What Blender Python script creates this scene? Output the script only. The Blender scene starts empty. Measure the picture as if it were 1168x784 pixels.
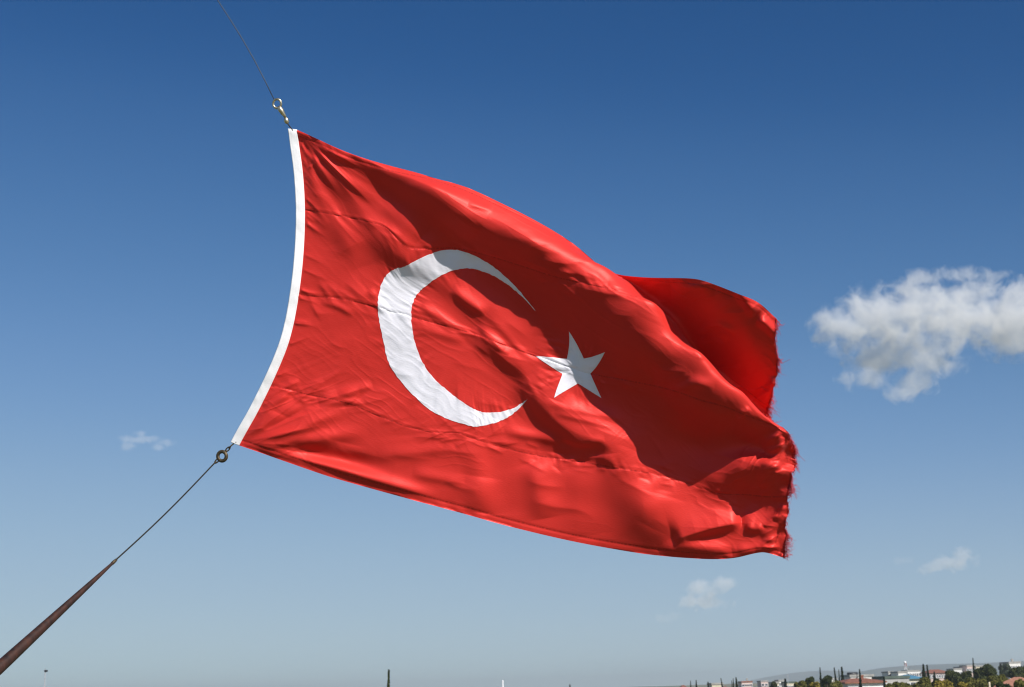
import bpy, bmesh, math, random
import numpy as np
from mathutils import Vector, Matrix

sc = bpy.context.scene
col = sc.collection

# ------------------------------------------------------------------ camera
W0, H0 = 1168.0, 784.0
FPX = 1800.0                        # focal length in photograph pixels
PITCH, ROLL = math.radians(12.4), math.radians(1.7)
CAM = Vector((0.0, 0.0, 8.0))
F0 = Vector((0, math.cos(PITCH), math.sin(PITCH)))
R0 = Vector((1, 0, 0))
U0 = Vector((0, -math.sin(PITCH), math.cos(PITCH)))
CX = R0 * math.cos(ROLL) - U0 * math.sin(ROLL)
CY = R0 * math.sin(ROLL) + U0 * math.cos(ROLL)
CZ = -F0
cam_data = bpy.data.cameras.new('camera')
cam = bpy.data.objects.new('camera', cam_data)
col.objects.link(cam)
cam.matrix_world = Matrix(((CX.x, CY.x, CZ.x, CAM.x), (CX.y, CY.y, CZ.y, CAM.y),
                           (CX.z, CY.z, CZ.z, CAM.z), (0, 0, 0, 1)))
cam_data.sensor_fit = 'HORIZONTAL'
cam_data.sensor_width = 36.0
cam_data.lens = 36.0 * FPX / W0
cam_data.clip_start = 0.1
cam_data.clip_end = 60000.0
FLAG_D = 8.0
cam_data.dof.use_dof = True
cam_data.dof.focus_distance = FLAG_D
cam_data.dof.aperture_fstop = 9.0
sc.camera = cam

def pix(px, py, depth):
    """world point seen at a photograph pixel, at a given distance along the view axis"""
    k = depth / FPX
    return CAM + F0 * depth + CX * ((px - W0 / 2) * k) - CY * ((py - H0 / 2) * k)

def horizon(px):
    return H0 / 2 + FPX * math.tan(PITCH) / math.cos(ROLL) - (px - W0 / 2) * math.tan(ROLL)

# ------------------------------------------------------------------ light
SUN_CAM = Vector((0.48, 0.74, 0.47)).normalized()
SUN = (CX * SUN_CAM.x + CY * SUN_CAM.y + CZ * SUN_CAM.z).normalized()
world = bpy.data.worlds.new('World')
sc.world = world
world.use_nodes = True
nt = world.node_tree
nt.nodes.clear()
sky = nt.nodes.new('ShaderNodeTexSky')
sky.sky_type = 'NISHITA'
sky.sun_disc = False
sky.sun_elevation = math.asin(SUN.z)
sky.sun_rotation = math.atan2(SUN.x, SUN.y)
sky.altitude = 0
sky.air_density = 0.7
sky.dust_density = 0.0
sky.ozone_density = 1.0
bg = nt.nodes.new('ShaderNodeBackground')
bg.inputs['Strength'].default_value = 0.085
wo = nt.nodes.new('ShaderNodeOutputWorld')
# the contrast of the film: a tone curve per channel on the sky's own colour
lo = nt.nodes.new('ShaderNodeVectorMath'); lo.operation = 'SCALE'; lo.inputs['Scale'].default_value = 0.1
hi = nt.nodes.new('ShaderNodeVectorMath'); hi.operation = 'SCALE'; hi.inputs['Scale'].default_value = 10.0
cur = nt.nodes.new('ShaderNodeRGBCurve')
TONE = (((.106, .020), (.129, .042), (.173, .085), (.247, .16), (.392, .28), (.643, .38), (1.0, .45)),
        ((.176, .093), (.216, .14), (.282, .21), (.392, .31), (.592, .44), (.855, .53), (1.0, .57)),
        ((.322, .275), (.388, .355), (.486, .45), (.624, .56), (.812, .63), (1.0, .67)))
for ch, pts in enumerate(TONE):
    c = cur.mapping.curves[ch]
    c.points[0].location = (0, 0); c.points[-1].location = pts[-1]
    for p_ in pts[:-1]: c.points.new(*p_)
cur.mapping.update()
nt.links.new(sky.outputs[0], lo.inputs[0])
nt.links.new(lo.outputs[0], cur.inputs['Color'])
nt.links.new(cur.outputs[0], hi.inputs[0])
nt.links.new(hi.outputs[0], bg.inputs[0])
nt.links.new(bg.outputs[0], wo.inputs[0])

sun_data = bpy.data.lights.new('sun', 'SUN')
sun_data.energy = 5.0
sun_data.angle = math.radians(0.5)
sun_data.color = (1.0, 0.955, 0.89)
sun = bpy.data.objects.new('sun', sun_data)
col.objects.link(sun)
sun.rotation_mode = 'QUATERNION'
sun.rotation_quaternion = SUN.to_track_quat('Z', 'Y')
sun.location = (0, 0, 60)

sc.view_settings.view_transform = 'Standard'
sc.view_settings.look = 'None'
sc.view_settings.exposure = 0.2
sc.view_settings.gamma = 1.0
sc.view_settings.use_curve_mapping = False
sc.render.engine = 'CYCLES'
sc.cycles.use_denoising = True
sc.cycles.filter_width = 1.2
sc.cycles.volume_step_rate = .4
sc.cycles.volume_max_steps = 256
sc.cycles.max_bounces = 10
sc.cycles.diffuse_bounces = 4
sc.cycles.transmission_bounces = 6
sc.cycles.volume_bounces = 14
sc.cycles.transparent_max_bounces = 16

# ------------------------------------------------------------------ helpers
def tag(o, label=None, cat=None, group=None, kind=None):
    if label: o['label'] = label
    if cat: o['category'] = cat
    if group: o['group'] = group
    if kind: o['kind'] = kind
    return o

def empty(name, loc, label=None, cat=None, group=None):
    o = bpy.data.objects.new(name, None)
    o.empty_display_size = 0.2
    col.objects.link(o)
    o.location = loc
    return tag(o, label, cat, group)

def link_mesh(name, verts, faces, mat, parent=None, smooth=True, uvs=None):
    """one mesh object from world-space (or parent-space, if parent sits at the origin) data"""
    me = bpy.data.meshes.new(name)
    verts = np.asarray(verts, dtype=np.float32)
    faces = [tuple(int(i) for i in f) for f in faces] if not isinstance(faces, np.ndarray) else faces
    if isinstance(faces, np.ndarray):
        n, k = faces.shape
        me.vertices.add(len(verts)); me.vertices.foreach_set('co', verts.ravel())
        me.loops.add(n * k); me.loops.foreach_set('vertex_index', faces.astype(np.int32).ravel())
        me.polygons.add(n)
        me.polygons.foreach_set('loop_start', np.arange(0, n * k, k, dtype=np.int32))
        me.polygons.foreach_set('loop_total', np.full(n, k, dtype=np.int32))
        if uvs is not None:
            ul = me.uv_layers.new(name='UVMap')
            ul.data.foreach_set('uv', np.asarray(uvs, dtype=np.float32)[faces.ravel()].ravel())
        me.update(calc_edges=True); me.validate()
    else:
        me.from_pydata(verts.tolist(), [], faces)
        me.update()
    if smooth:
        me.polygons.foreach_set('use_smooth', np.ones(len(me.polygons), dtype=bool))
    if mat is not None:
        for m in (mat if isinstance(mat, (list, tuple)) else [mat]):
            me.materials.append(m)
    o = bpy.data.objects.new(name, me)
    col.objects.link(o)
    if parent is not None:
        o.parent = parent
        if parent.location.length > 0:      # world-space data under a moved empty
            me.transform(Matrix.Translation(-parent.location))
    return o

def grid_faces(n, m):
    i, j = np.meshgrid(np.arange(n - 1), np.arange(m - 1), indexing='ij')
    a = (i * m + j).ravel()
    return np.stack([a, a + m, a + m + 1, a + 1], 1)

def new_mat(name):
    m = bpy.data.materials.new(name)
    m.use_nodes = True
    n = m.node_tree.nodes
    return m, n, m.node_tree.links, n['Principled BSDF'], n['Material Output']

def plain(name, rgb, rough=0.7, metal=0.0, noise=0.0, scale=5.0, bump=0.0, spec=0.5):
    """principled material with a little procedural variation in colour and roughness"""
    m, n, l, p, out = new_mat(name)
    p.inputs['Base Color'].default_value = (*rgb, 1)
    p.inputs['Roughness'].default_value = rough
    p.inputs['Metallic'].default_value = metal
    p.inputs['Specular IOR Level'].default_value = spec
    if noise > 0 or bump > 0:
        tc = n.new('ShaderNodeTexCoord')
        nz = n.new('ShaderNodeTexNoise')
        nz.inputs['Scale'].default_value = scale
        nz.inputs['Detail'].default_value = 6
        l.new(tc.outputs['Object'], nz.inputs['Vector'])
        if noise > 0:
            mr = n.new('ShaderNodeMapRange')
            mr.inputs['From Min'].default_value = 0.3
            mr.inputs['From Max'].default_value = 0.7
            mr.inputs['To Min'].default_value = 1 - noise
            mr.inputs['To Max'].default_value = 1 + noise
            l.new(nz.outputs['Fac'], mr.inputs['Value'])
            mx = n.new('ShaderNodeVectorMath'); mx.operation = 'SCALE'
            mx.inputs[0].default_value = rgb
            l.new(mr.outputs[0], mx.inputs['Scale'])
            l.new(mx.outputs[0], p.inputs['Base Color'])
        if bump > 0:
            b = n.new('ShaderNodeBump')
            b.inputs['Strength'].default_value = bump
            b.inputs['Distance'].default_value = 0.01
            l.new(nz.outputs['Fac'], b.inputs['Height'])
            l.new(b.outputs[0], p.inputs['Normal'])
    return m

def tube(points, radii, seg=10, caps=True):
    """a tapered tube along a polyline -> (verts, faces)"""
    P = [Vector(p) for p in points]
    if not hasattr(radii, '__len__'): radii = [radii] * len(P)
    V, Fc = [], []
    prev = None
    for i, p in enumerate(P):
        t = (P[min(i + 1, len(P) - 1)] - P[max(i - 1, 0)]).normalized()
        if prev is None:
            a = t.orthogonal().normalized()
        else:
            a = (prev - t * prev.dot(t)).normalized()
        prev = a
        b = t.cross(a)
        for k in range(seg):
            an = 2 * math.pi * k / seg
            V.append(p + (a * math.cos(an) + b * math.sin(an)) * radii[i])
    for i in range(len(P) - 1):
        for k in range(seg):
            k2 = (k + 1) % seg
            Fc.append((i * seg + k, i * seg + k2, (i + 1) * seg + k2, (i + 1) * seg + k))
    if caps:
        Fc.append(tuple(reversed(range(seg))))
        Fc.append(tuple(range((len(P) - 1) * seg, len(P) * seg)))
    return V, Fc

def merge(parts):
    V, Fc = [], []
    for v, f in parts:
        o = len(V)
        V += list(v)
        Fc += [tuple(i + o for i in q) for q in f]
    return V, Fc

# ================================================================== LAND
def land_z(x, y):
    """terrace under the camera, the plain below it, slight swells far out"""
    r = math.hypot(x, y)
    t = min(max((r - 14) / 60, 0), 1)
    t = t * t * (3 - 2 * t)
    z = 6.35 * (1 - t)
    far = min(max((r - 900) / 3000, 0), 1)
    z += far * 6 * (math.sin(x * .0011 + 1) + math.sin(y * .0007))
    z += t * 0.35 * math.sin(x * .045) * math.sin(y * .038 + 1)
    return z

def ground_mat():
    m, n, l, p, out = new_mat('dry_ground')
    tc = n.new('ShaderNodeTexCoord')
    a = n.new('ShaderNodeTexNoise'); a.inputs['Scale'].default_value = .02; a.inputs['Detail'].default_value = 8
    b = n.new('ShaderNodeTexNoise'); b.inputs['Scale'].default_value = 1.5; b.inputs['Detail'].default_value = 6
    l.new(tc.outputs['Object'], a.inputs['Vector']); l.new(tc.outputs['Object'], b.inputs['Vector'])
    r = n.new('ShaderNodeValToRGB')
    r.color_ramp.elements[0].position = .35; r.color_ramp.elements[0].color = (.06, .075, .022, 1)
    r.color_ramp.elements[1].position = .65; r.color_ramp.elements[1].color = (.23, .17, .09, 1)
    e = r.color_ramp.elements.new(.5); e.color = (.12, .12, .04, 1)
    mx = n.new('ShaderNodeMath'); mx.operation = 'ADD'
    hf = n.new('ShaderNodeMath'); hf.operation = 'MULTIPLY_ADD'; hf.inputs[1].default_value = .3; hf.inputs[2].default_value = -.15
    l.new(b.outputs['Fac'], hf.inputs[0]); l.new(a.outputs['Fac'], mx.inputs[0]); l.new(hf.outputs[0], mx.inputs[1])
    l.new(mx.outputs[0], r.inputs[0]); l.new(r.outputs[0], p.inputs['Base Color'])
    p.inputs['Roughness'].default_value = .95
    bp = n.new('ShaderNodeBump'); bp.inputs['Strength'].default_value = .6; bp.inputs['Distance'].default_value = .1
    l.new(b.outputs['Fac'], bp.inputs['Height']); l.new(bp.outputs[0], p.inputs['Normal'])
    return m

def make_ground():
    ax = np.concatenate([-np.geomspace(9000, 6, 46), np.linspace(-4, 4, 5), np.geomspace(6, 9000, 46)])
    V = [(x, y, land_z(x, y)) for x in ax for y in ax]
    return V, grid_faces(len(ax), len(ax))

gv, gf = make_ground()
tag(link_mesh('ground', gv, gf, ground_mat()), kind='structure')

def hill_mat():
    m, n, l, p, out = new_mat('wooded_hill')
    tc = n.new('ShaderNodeTexCoord')
    a = n.new('ShaderNodeTexNoise'); a.inputs['Scale'].default_value = .004; a.inputs['Detail'].default_value = 10
    l.new(tc.outputs['Object'], a.inputs['Vector'])
    r = n.new('ShaderNodeValToRGB')
    r.color_ramp.elements[0].position = .4; r.color_ramp.elements[0].color = (.02, .035, .025, 1)
    r.color_ramp.elements[1].position = .62; r.color_ramp.elements[1].color = (.06, .06, .045, 1)
    l.new(a.outputs['Fac'], r.inputs[0]); l.new(r.outputs[0], p.inputs['Base Color'])
    p.inputs['Roughness'].default_value = 1
    return m
HILL = hill_mat()

def hill(profile, depth, thick):
    """a long hill whose skyline runs through the given pixels at that distance"""
    px = np.arange(profile[0][0], profile[-1][0] + 1, 6.0)
    py = np.interp(px, [p[0] for p in profile], [p[1] for p in profile])
    ker = np.ones(5) / 5
    py = np.convolve(np.pad(py, 2, mode='edge'), ker, 'valid')
    rows = []
    for s in np.linspace(-1, 1, 25):
        row = []
        for i, (x, y) in enumerate(zip(px, py)):
            top = pix(x, y, depth)
            prof = max(0.0, 1 - s * s) ** 1.3
            n1 = 7 * math.sin(x * .05 + s * 4) + 4 * math.sin(x * .13 + s * 9)
            zz = -12 + (top.z + 12 + (n1 if abs(s) > .05 else 0.0) * (1 - prof) * prof * 3) * prof
            row.append((top.x, top.y + s * thick, zz))
        rows.append(row)
    V = [p for r in rows for p in r]
    return link_mesh('hills', V, grid_faces(len(rows), len(px)), HILL)
tag(hill([(700, 786), (790, 784), (835, 780), (855, 777), (880, 771.5), (905, 767.5), (925, 765.5), (950, 765), (985, 766), (1020, 766), (1080, 768), (1200, 770), (1500, 772)], 7200, 700), kind='structure')
tag(hill([(930, 776), (960, 771), (985, 766), (1002, 762.5), (1020, 760.5), (1045, 759), (1078, 757.5), (1108, 757), (1140, 755.5), (1168, 754), (1230, 751), (1320, 752), (1500, 758)], 5200, 600), kind='structure')
# ================================================================== TOWN
PLASTER = {
 'white': plain('white_plaster', (.74, .72, .68), .85, noise=.08, scale=.6, bump=.2),
 'pink': plain('pinkish_plaster', (.62, .48, .43), .85, noise=.1, scale=.6, bump=.2),
 'cream': plain('cream_plaster', (.6, .54, .40), .85, noise=.1, scale=.6, bump=.2),
 'grey': plain('grey_plaster', (.42, .41, .39), .9, noise=.12, scale=.6, bump=.2)}
TILE = plain('terracotta_tiles', (.25, .095, .06), .85, noise=.3, scale=3, bump=.6)
TILE2 = plain('orange_terracotta_tiles', (.42, .19, .12), .85, noise=.25, scale=3, bump=.6)
BLUE = plain('blue_sheet_roof', (.08, .25, .38), .5, noise=.1, scale=1)
TEAL = plain('dark_teal_sheet_roof', (.03, .12, .14), .5, noise=.15, scale=1)
SLATE = plain('grey_green_flat_roof', (.09, .12, .10), .9, noise=.2, scale=1)
CONC = plain('concrete', (.34, .33, .31), .9, noise=.15, scale=1)
GLASS = plain('dark_window_glass', (.03, .035, .045), .15, spec=.8)
METALG = plain('grey_painted_steel', (.30, .31, .33), .5, noise=.1, scale=4)
WHITEP = plain('white_painted_steel', (.78, .78, .78), .5, noise=.05, scale=4)
REDP = plain('red_painted_steel', (.5, .09, .07), .5, noise=.1, scale=4)
BLACK = plain('black_plastic', (.02, .02, .024), .5)
TIMBER = plain('pale_weathered_timber', (.55, .47, .33), .85, noise=.2, scale=4)

def box(cx_, cy_, cz_, sx, sy, sz, yaw=0.0, piv=None):
    """box centred at (cx, cy, cz) in a local frame"""
    V = [(cx_ + a * sx / 2, cy_ + b * sy / 2, cz_ + c * sz / 2) for a in (-1, 1) for b in (-1, 1) for c in (-1, 1)]
    Fc = [(0, 1, 3, 2), (4, 6, 7, 5), (0, 4, 5, 1), (2, 3, 7, 6), (0, 2, 6, 4), (1, 5, 7, 3)]
    return V, Fc

def child(name, vf, mat, parent, smooth=False):
    me = bpy.data.meshes.new(name)
    me.from_pydata([tuple(v) for v in vf[0]], [], [tuple(f) for f in vf[1]])
    me.update()
    if smooth: me.polygons.foreach_set('use_smooth', np.ones(len(me.polygons), dtype=bool))
    me.materials.append(mat)
    o = bpy.data.objects.new(name, me)
    col.objects.link(o); o.parent = parent
    return o

def house(x0, x1, ytop, depth, label, wall, roof, floors, bays, deep=9.0, yaw=0.0, roof_h=0.0, group=None, cat='house', name='house',
          balcony=False, chimney=False, tank=False, win_w=.8):
    """a building whose front spans pixels x0..x1 and whose top is at pixel row ytop"""
    xm = (x0 + x1) / 2
    top = pix(xm, ytop, depth)
    wid = (x1 - x0) * depth / FPX
    gz = land_z(top.x, top.y) - .15
    H = top.z - gz - roof_h
    e = empty(name, (top.x, top.y, gz), label, cat, group)
    e.rotation_euler.z = yaw
    w = child('wall', box(0, deep / 2, H / 2, wid, deep, H), wall, e)
    fh = H / floors
    protow = None
    # front windows, each with its frame
    for f in range(floors):
        for b in range(bays):
            wx = -wid / 2 + wid * (b + .5) / bays
            wz = fh * (f + .52)
            if protow is None:
                wn = child('window', box(0, -.03, 0, win_w, .05, fh * .34), GLASS, e)
                fr_parts = [box(0, -.06, fh * .17 + .05, win_w + .2, .12, .1), box(0, -.09, -fh * .17 - .05, win_w + .3, .2, .1),
                            box(-win_w / 2 - .05, -.06, 0, .1, .12, fh * .34), box(win_w / 2 + .05, -.06, 0, .1, .12, fh * .34), box(0, -.06, 0, .06, .1, fh * .34)]
                fm = child('frame', merge(fr_parts), WHITEP, wn)
                protow = (wn, fm)
            else:
                wn = protow[0].copy(); col.objects.link(wn); wn.parent = e
                fm = protow[1].copy(); col.objects.link(fm); fm.parent = wn
            wn.location = (wx, 0, wz)
    if balcony:
        for f in range(1, floors):
            child('balcony', merge([box(0, -.65, fh * f - .05, wid * .7, 1.2, .16), box(0, -1.22, fh * f + .5, wid * .7, .06, .95)]), wall, e)
    if roof_h > 0:
        o = .45
        hw, hd = wid / 2 + o, deep / 2 + o
        ri = max(wid / 2 - deep * .18, .3)
        V = [(-hw, -o, H), (hw, -o, H), (hw, deep + o, H), (-hw, deep + o, H), (-ri, deep / 2, H + roof_h), (ri, deep / 2, H + roof_h),
             (-hw, -o, H - .18), (hw, -o, H - .18), (hw, deep + o, H - .18), (-hw, deep + o, H - .18)]
        Fc = [(0, 1, 5, 4), (1, 2, 5), (2, 3, 4, 5), (3, 0, 4), (6, 7, 1, 0), (7, 8, 2, 1), (8, 9, 3, 2), (9, 6, 0, 3), (9, 8, 7, 6)]
        r = child('roof', (V, Fc), roof, e)
        if chimney:
            child('chimney', merge([box(ri * .4, deep * .42, H + roof_h * .9, .45, .4, .7), box(ri * .4, deep * .42, H + roof_h * .9 + .4, .55, .5, .1)]), TILE, r)
    else:
        P = .3
        r = child('roof', merge([box(0, deep / 2, H + .06, wid + .3, deep + .3, .12), box(0, -.05, H + .27, wid + .3, .2, .3),
                                 box(0, deep + .05, H + .27, wid + .3, .2, .3), box(-wid / 2 - .05, deep / 2, H + .27, .2, deep - .1, .3), box(wid / 2 + .05, deep / 2, H + .27, .2, deep - .1, .3)]), roof, e)
        if chimney:
            child('chimney', box(wid * .2, deep * .5, H + .7, .6, .6, 1.2), CONC, r)
    if tank:
        tk, tf = tube([(-1, 0, 0), (-.98, 0, 0), (.98, 0, 0), (1, 0, 0)], [.2, .38, .38, .2], 12)
        tv = [(v[0] + wid * -.28, v[1] + deep * .3, v[2] + H + roof_h + .5) for v in tk]
        child('water_tank', (tv, tf), BLACK, e, True)
    return e

house(777, 785, 781.5, 420, 'small pink house left of the first cypresses', PLASTER['pink'], TILE, 3, 2, roof_h=1.2)
house(812, 824.5, 781, 380, 'cream white house between a lone cypress and a leaning one', PLASTER['cream'], CONC, 3, 3)
house(826, 834, 783, 320, 'low house with a brown tiled roof beside the cypress cluster', PLASTER['grey'], TILE, 3, 2, roof_h=1.2)
house(846, 858, 778.5, 520, 'pink apartment block with balconies right of the cypress cluster', PLASTER['pink'], TILE, 4, 4, balcony=True, cat='apartment block', name='apartment_building', chimney=True)
house(868, 876, 777.8, 540, 'narrow pale pink apartment tower standing alone under the hill', PLASTER['pink'], CONC, 4, 2, cat='apartment block', name='apartment_building')
house(882, 888.5, 779.5, 480, 'small cream house half hidden by a dark tree', PLASTER['cream'], CONC, 3, 2)
house(888.5, 894.5, 777, 520, 'bright white block beside the dark pointed tree', PLASTER['white'], CONC, 4, 2, cat='apartment block', name='apartment_building')
house(897.5, 908, 779.2, 430, 'low cream building behind the olive coloured round tree', PLASTER['cream'], SLATE, 3, 3)
house(944, 955, 775.5, 420, 'white house showing between the round tree and paired cypresses', PLASTER['white'], CONC, 3, 2)
house(970, 996, 772, 300, 'white flat roofed house behind the red tiled roof', PLASTER['white'], CONC, 3, 5, tank=True)
house(966, 1007, 773.5, 215, 'white house with a long red tiled roof behind cypresses', PLASTER['white'], TILE, 3, 5, deep=8, roof_h=.5, chimney=True, yaw=.04)
house(1013.5, 1018.5, 767.5, 470, 'small greenish white house left of the radio mast', PLASTER['white'], CONC, 4, 2)
house(1019, 1024.5, 767.6, 450, 'small house with a red roof left of the radio mast', PLASTER['pink'], TILE, 3, 2, roof_h=1.3)
house(1024.5, 1034, 767.5, 440, 'white house below the radio mast', PLASTER['white'], CONC, 4, 3)
house(1009, 1037, 774, 260, 'long pale building with a dark flat roof left of the blue roof', PLASTER['grey'], SLATE, 3, 6, win_w=.8)
house(1030, 1051, 769.4, 300, 'cream building with a bright blue sheet roof', PLASTER['cream'], BLUE, 3, 4, deep=10, roof_h=.65)
house(1035, 1050, 765.8, 560, 'white apartment row behind the blue roof', PLASTER['white'], CONC, 4, 6, cat='apartment block', name='apartment_building')
house(1059, 1081, 763.6, 480, 'long pinkish apartment block with rows of windows and a brown roof', PLASTER['pink'], TILE, 4, 8, balcony=False, roof_h=.9, cat='apartment block', name='apartment_building')
house(1088, 1097, 764, 520, 'white apartment block with a balcony, lowest of the three left of the tallest cypress', PLASTER['white'], CONC, 4, 4, balcony=True, cat='apartment block', name='apartment_building')
house(1096, 1104, 761.8, 540, 'cream apartment block, middle of the three left of the tallest cypress', PLASTER['cream'], CONC, 4, 4, cat='apartment block', name='apartment_building')
house(1103, 1111.5, 760, 525, 'pinkish white apartment block directly left of the tallest cypress', PLASTER['pink'], CONC, 4, 4, cat='apartment block', name='apartment_building')
house(1113, 1121, 760.6, 560, 'cream apartment block behind the big dark olive tree', PLASTER['cream'], CONC, 4, 4, cat='apartment block', name='apartment_building')
house(1151, 1164, 756.5, 460, 'white apartment block near the right edge above dark trees', PLASTER['white'], CONC, 4, 5, balcony=True, cat='apartment block', name='apartment_building', chimney=True)
house(1139, 1176, 772.5, 150, 'house with an orange tiled roof at the right edge', PLASTER['pink'], TILE2, 2, 4, deep=9, roof_h=.8, yaw=-.35)

def mast(px_, ytop, depth, label, cat, rad, mat, name='mast', head=None):
    top = pix(px_, ytop, depth)
    gz = land_z(top.x, top.y)
    e = empty(name, (top.x, top.y, gz), label, cat)
    H = top.z - gz
    child('pole', tube([(0, 0, 0), (0, 0, .25), (0, 0, .26), (0, 0, H * .6), (0, 0, H)], [rad * 2, rad * 2, rad * 1.3, rad, rad * .7], 10), mat, e, True)
    if head == 'lamp':
        child('arm', tube([(0, 0, H), (.05, 0, H + .08), (.12, 0, H + .1)], .03, 8), METALG, e, True)
        child('lamp_head', merge([box(.08, 0, H + .1, .3, .25, .16), box(.08, 0, H + .0, .22, .18, .05)]), BLACK, e)
        child('finial', tube([(0, 0, H), (0, 0, H + .38)], .02, 6), METALG, e)
    if head == 'dish':
        tv, tf = [], []
        bm = bmesh.new(); bmesh.ops.create_uvsphere(bm, u_segments=16, v_segments=10, radius=.55)
        tv = [v.co + Vector((-.35, 0, H - .1)) for v in bm.verts]; tf = [[v.index for v in f.verts] for f in bm.faces]; bm.free()
        child('radome', (tv, tf), WHITEP, e, True)
    return e
mast(51.5, 766.5, 160, 'thin white lamp post with a dark head below the brown spar', 'lamp post', .06, METALG, 'lamp_post', 'lamp')
mast(573.5, 776, 130, 'thin white mast alone under the middle of the flag', 'mast', .06, WHITEP)
mast(898.3, 769, 330, 'thin grey aerial mast above the low cream building', 'mast', .06, METALG)
mast(977.4, 768, 300, 'short dark aerial behind the red tiled roof', 'mast', .09, BLACK)
mast(1128.3, 778, 110, 'pale timber post among the green bushes', 'post', .09, TIMBER, 'post')

def lattice(px_, ytop, depth, half, label, white_top):
    top = pix(px_, ytop, depth)
    gz = land_z(top.x, top.y)
    H = top.z - gz
    e = empty('radio_mast', (top.x, top.y, gz), label, 'radio mast')
    n = 9
    for i in range(n):
        z0, z1 = H * i / n, H * (i + 1) / n
        a0, a1 = half * (1 - .6 * i / n), half * (1 - .6 * (i + 1) / n)
        parts = []
        for sx, sy in ((1, 1), (1, -1), (-1, -1), (-1, 1)):
            parts.append(tube([(sx * a0, sy * a0, z0), (sx * a1, sy * a1, z1)], .045, 5))
            nx_, ny = (sy, -sx)
            parts.append(tube([(sx * a0, sy * a0, z0), (nx_ * a1, ny * a1, z1)], .03, 5))
            parts.append(tube([(sx * a1, sy * a1, z1 - .02), (nx_ * a1, ny * a1, z1 - .02)], .03, 5))
        child('lattice_section', merge(parts), (REDP if i % 2 == 0 else WHITEP) if white_top else METALG, e)
    if white_top:
        bm = bmesh.new(); bmesh.ops.create_uvsphere(bm, u_segments=16, v_segments=10, radius=.55)
        tv = [v.co + Vector((-.2, -.3, H - .1)) for v in bm.verts]; tf = [[v.index for v in f.verts] for f in bm.faces]; bm.free()
        child('radome', (tv, tf), WHITEP, e, True)
    return e
lattice(1032.5, 755.5, 640, .8, 'red and white lattice radio mast with a white dish above the blue roof', True)
lattice(1037, 761.5, 600, .6, 'short grey lattice mast right of the red and white one', False)

# ------------------------------------------------------------------ trees
def leaf_mat(name, a, b, trans=.25):
    m, n, l, p, out = new_mat(name)
    tc = n.new('ShaderNodeTexCoord')
    nz = n.new('ShaderNodeTexNoise'); nz.inputs['Scale'].default_value = .9; nz.inputs['Detail'].default_value = 5
    l.new(tc.outputs['Object'], nz.inputs['Vector'])
    r = n.new('ShaderNodeValToRGB')
    r.color_ramp.elements[0].position = .36; r.color_ramp.elements[0].color = (*a, 1)
    r.color_ramp.elements[1].position = .64; r.color_ramp.elements[1].color = (*b, 1)
    l.new(nz.outputs['Fac'], r.inputs[0]); l.new(r.outputs[0], p.inputs['Base Color'])
    p.inputs['Roughness'].default_value = .75
    p.inputs['Specular IOR Level'].default_value = .25
    t = n.new('ShaderNodeBsdfTranslucent'); l.new(r.outputs[0], t.inputs['Color'])
    mx = n.new('ShaderNodeMixShader'); mx.inputs[0].default_value = trans
    l.new(p.outputs[0], mx.inputs[1]); l.new(t.outputs[0], mx.inputs[2]); l.new(mx.outputs[0], out.inputs['Surface'])
    return m
LEAF = {
 'cypress': leaf_mat('cypress_foliage', (.006, .013, .006), (.022, .034, .012), .1),
 'dark': leaf_mat('dark_foliage', (.022, .036, .010), (.075, .085, .02)),
 'olive': leaf_mat('olive_foliage', (.085, .09, .016), (.19, .17, .035)),
 'yellow': leaf_mat('yellow_green_foliage', (.18, .145, .02), (.33, .25, .04)),
 'grey': leaf_mat('grey_green_foliage', (.06, .08, .05), (.12, .14, .09))}
BARK = plain('bark', (.10, .07, .045), .95, noise=.3, scale=6, bump=.8)

def leaves(centres, normals, size, rs):
    V = np.empty((len(centres) * 4, 3)); 
    c = np.asarray(centres); n = np.asarray(normals)
    n = n / np.linalg.norm(n, axis=1, keepdims=True)
    ref = rs.normal(size=c.shape); a = np.cross(n, ref); a /= np.linalg.norm(a, axis=1, keepdims=True); b = np.cross(n, a)
    s = size[:, None]
    V[0::4] = c - a * s; V[1::4] = c - b * s * .6; V[2::4] = c + a * s; V[3::4] = c + b * s * .6
    return V, np.arange(len(c) * 4).reshape(-1, 4)

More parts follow.
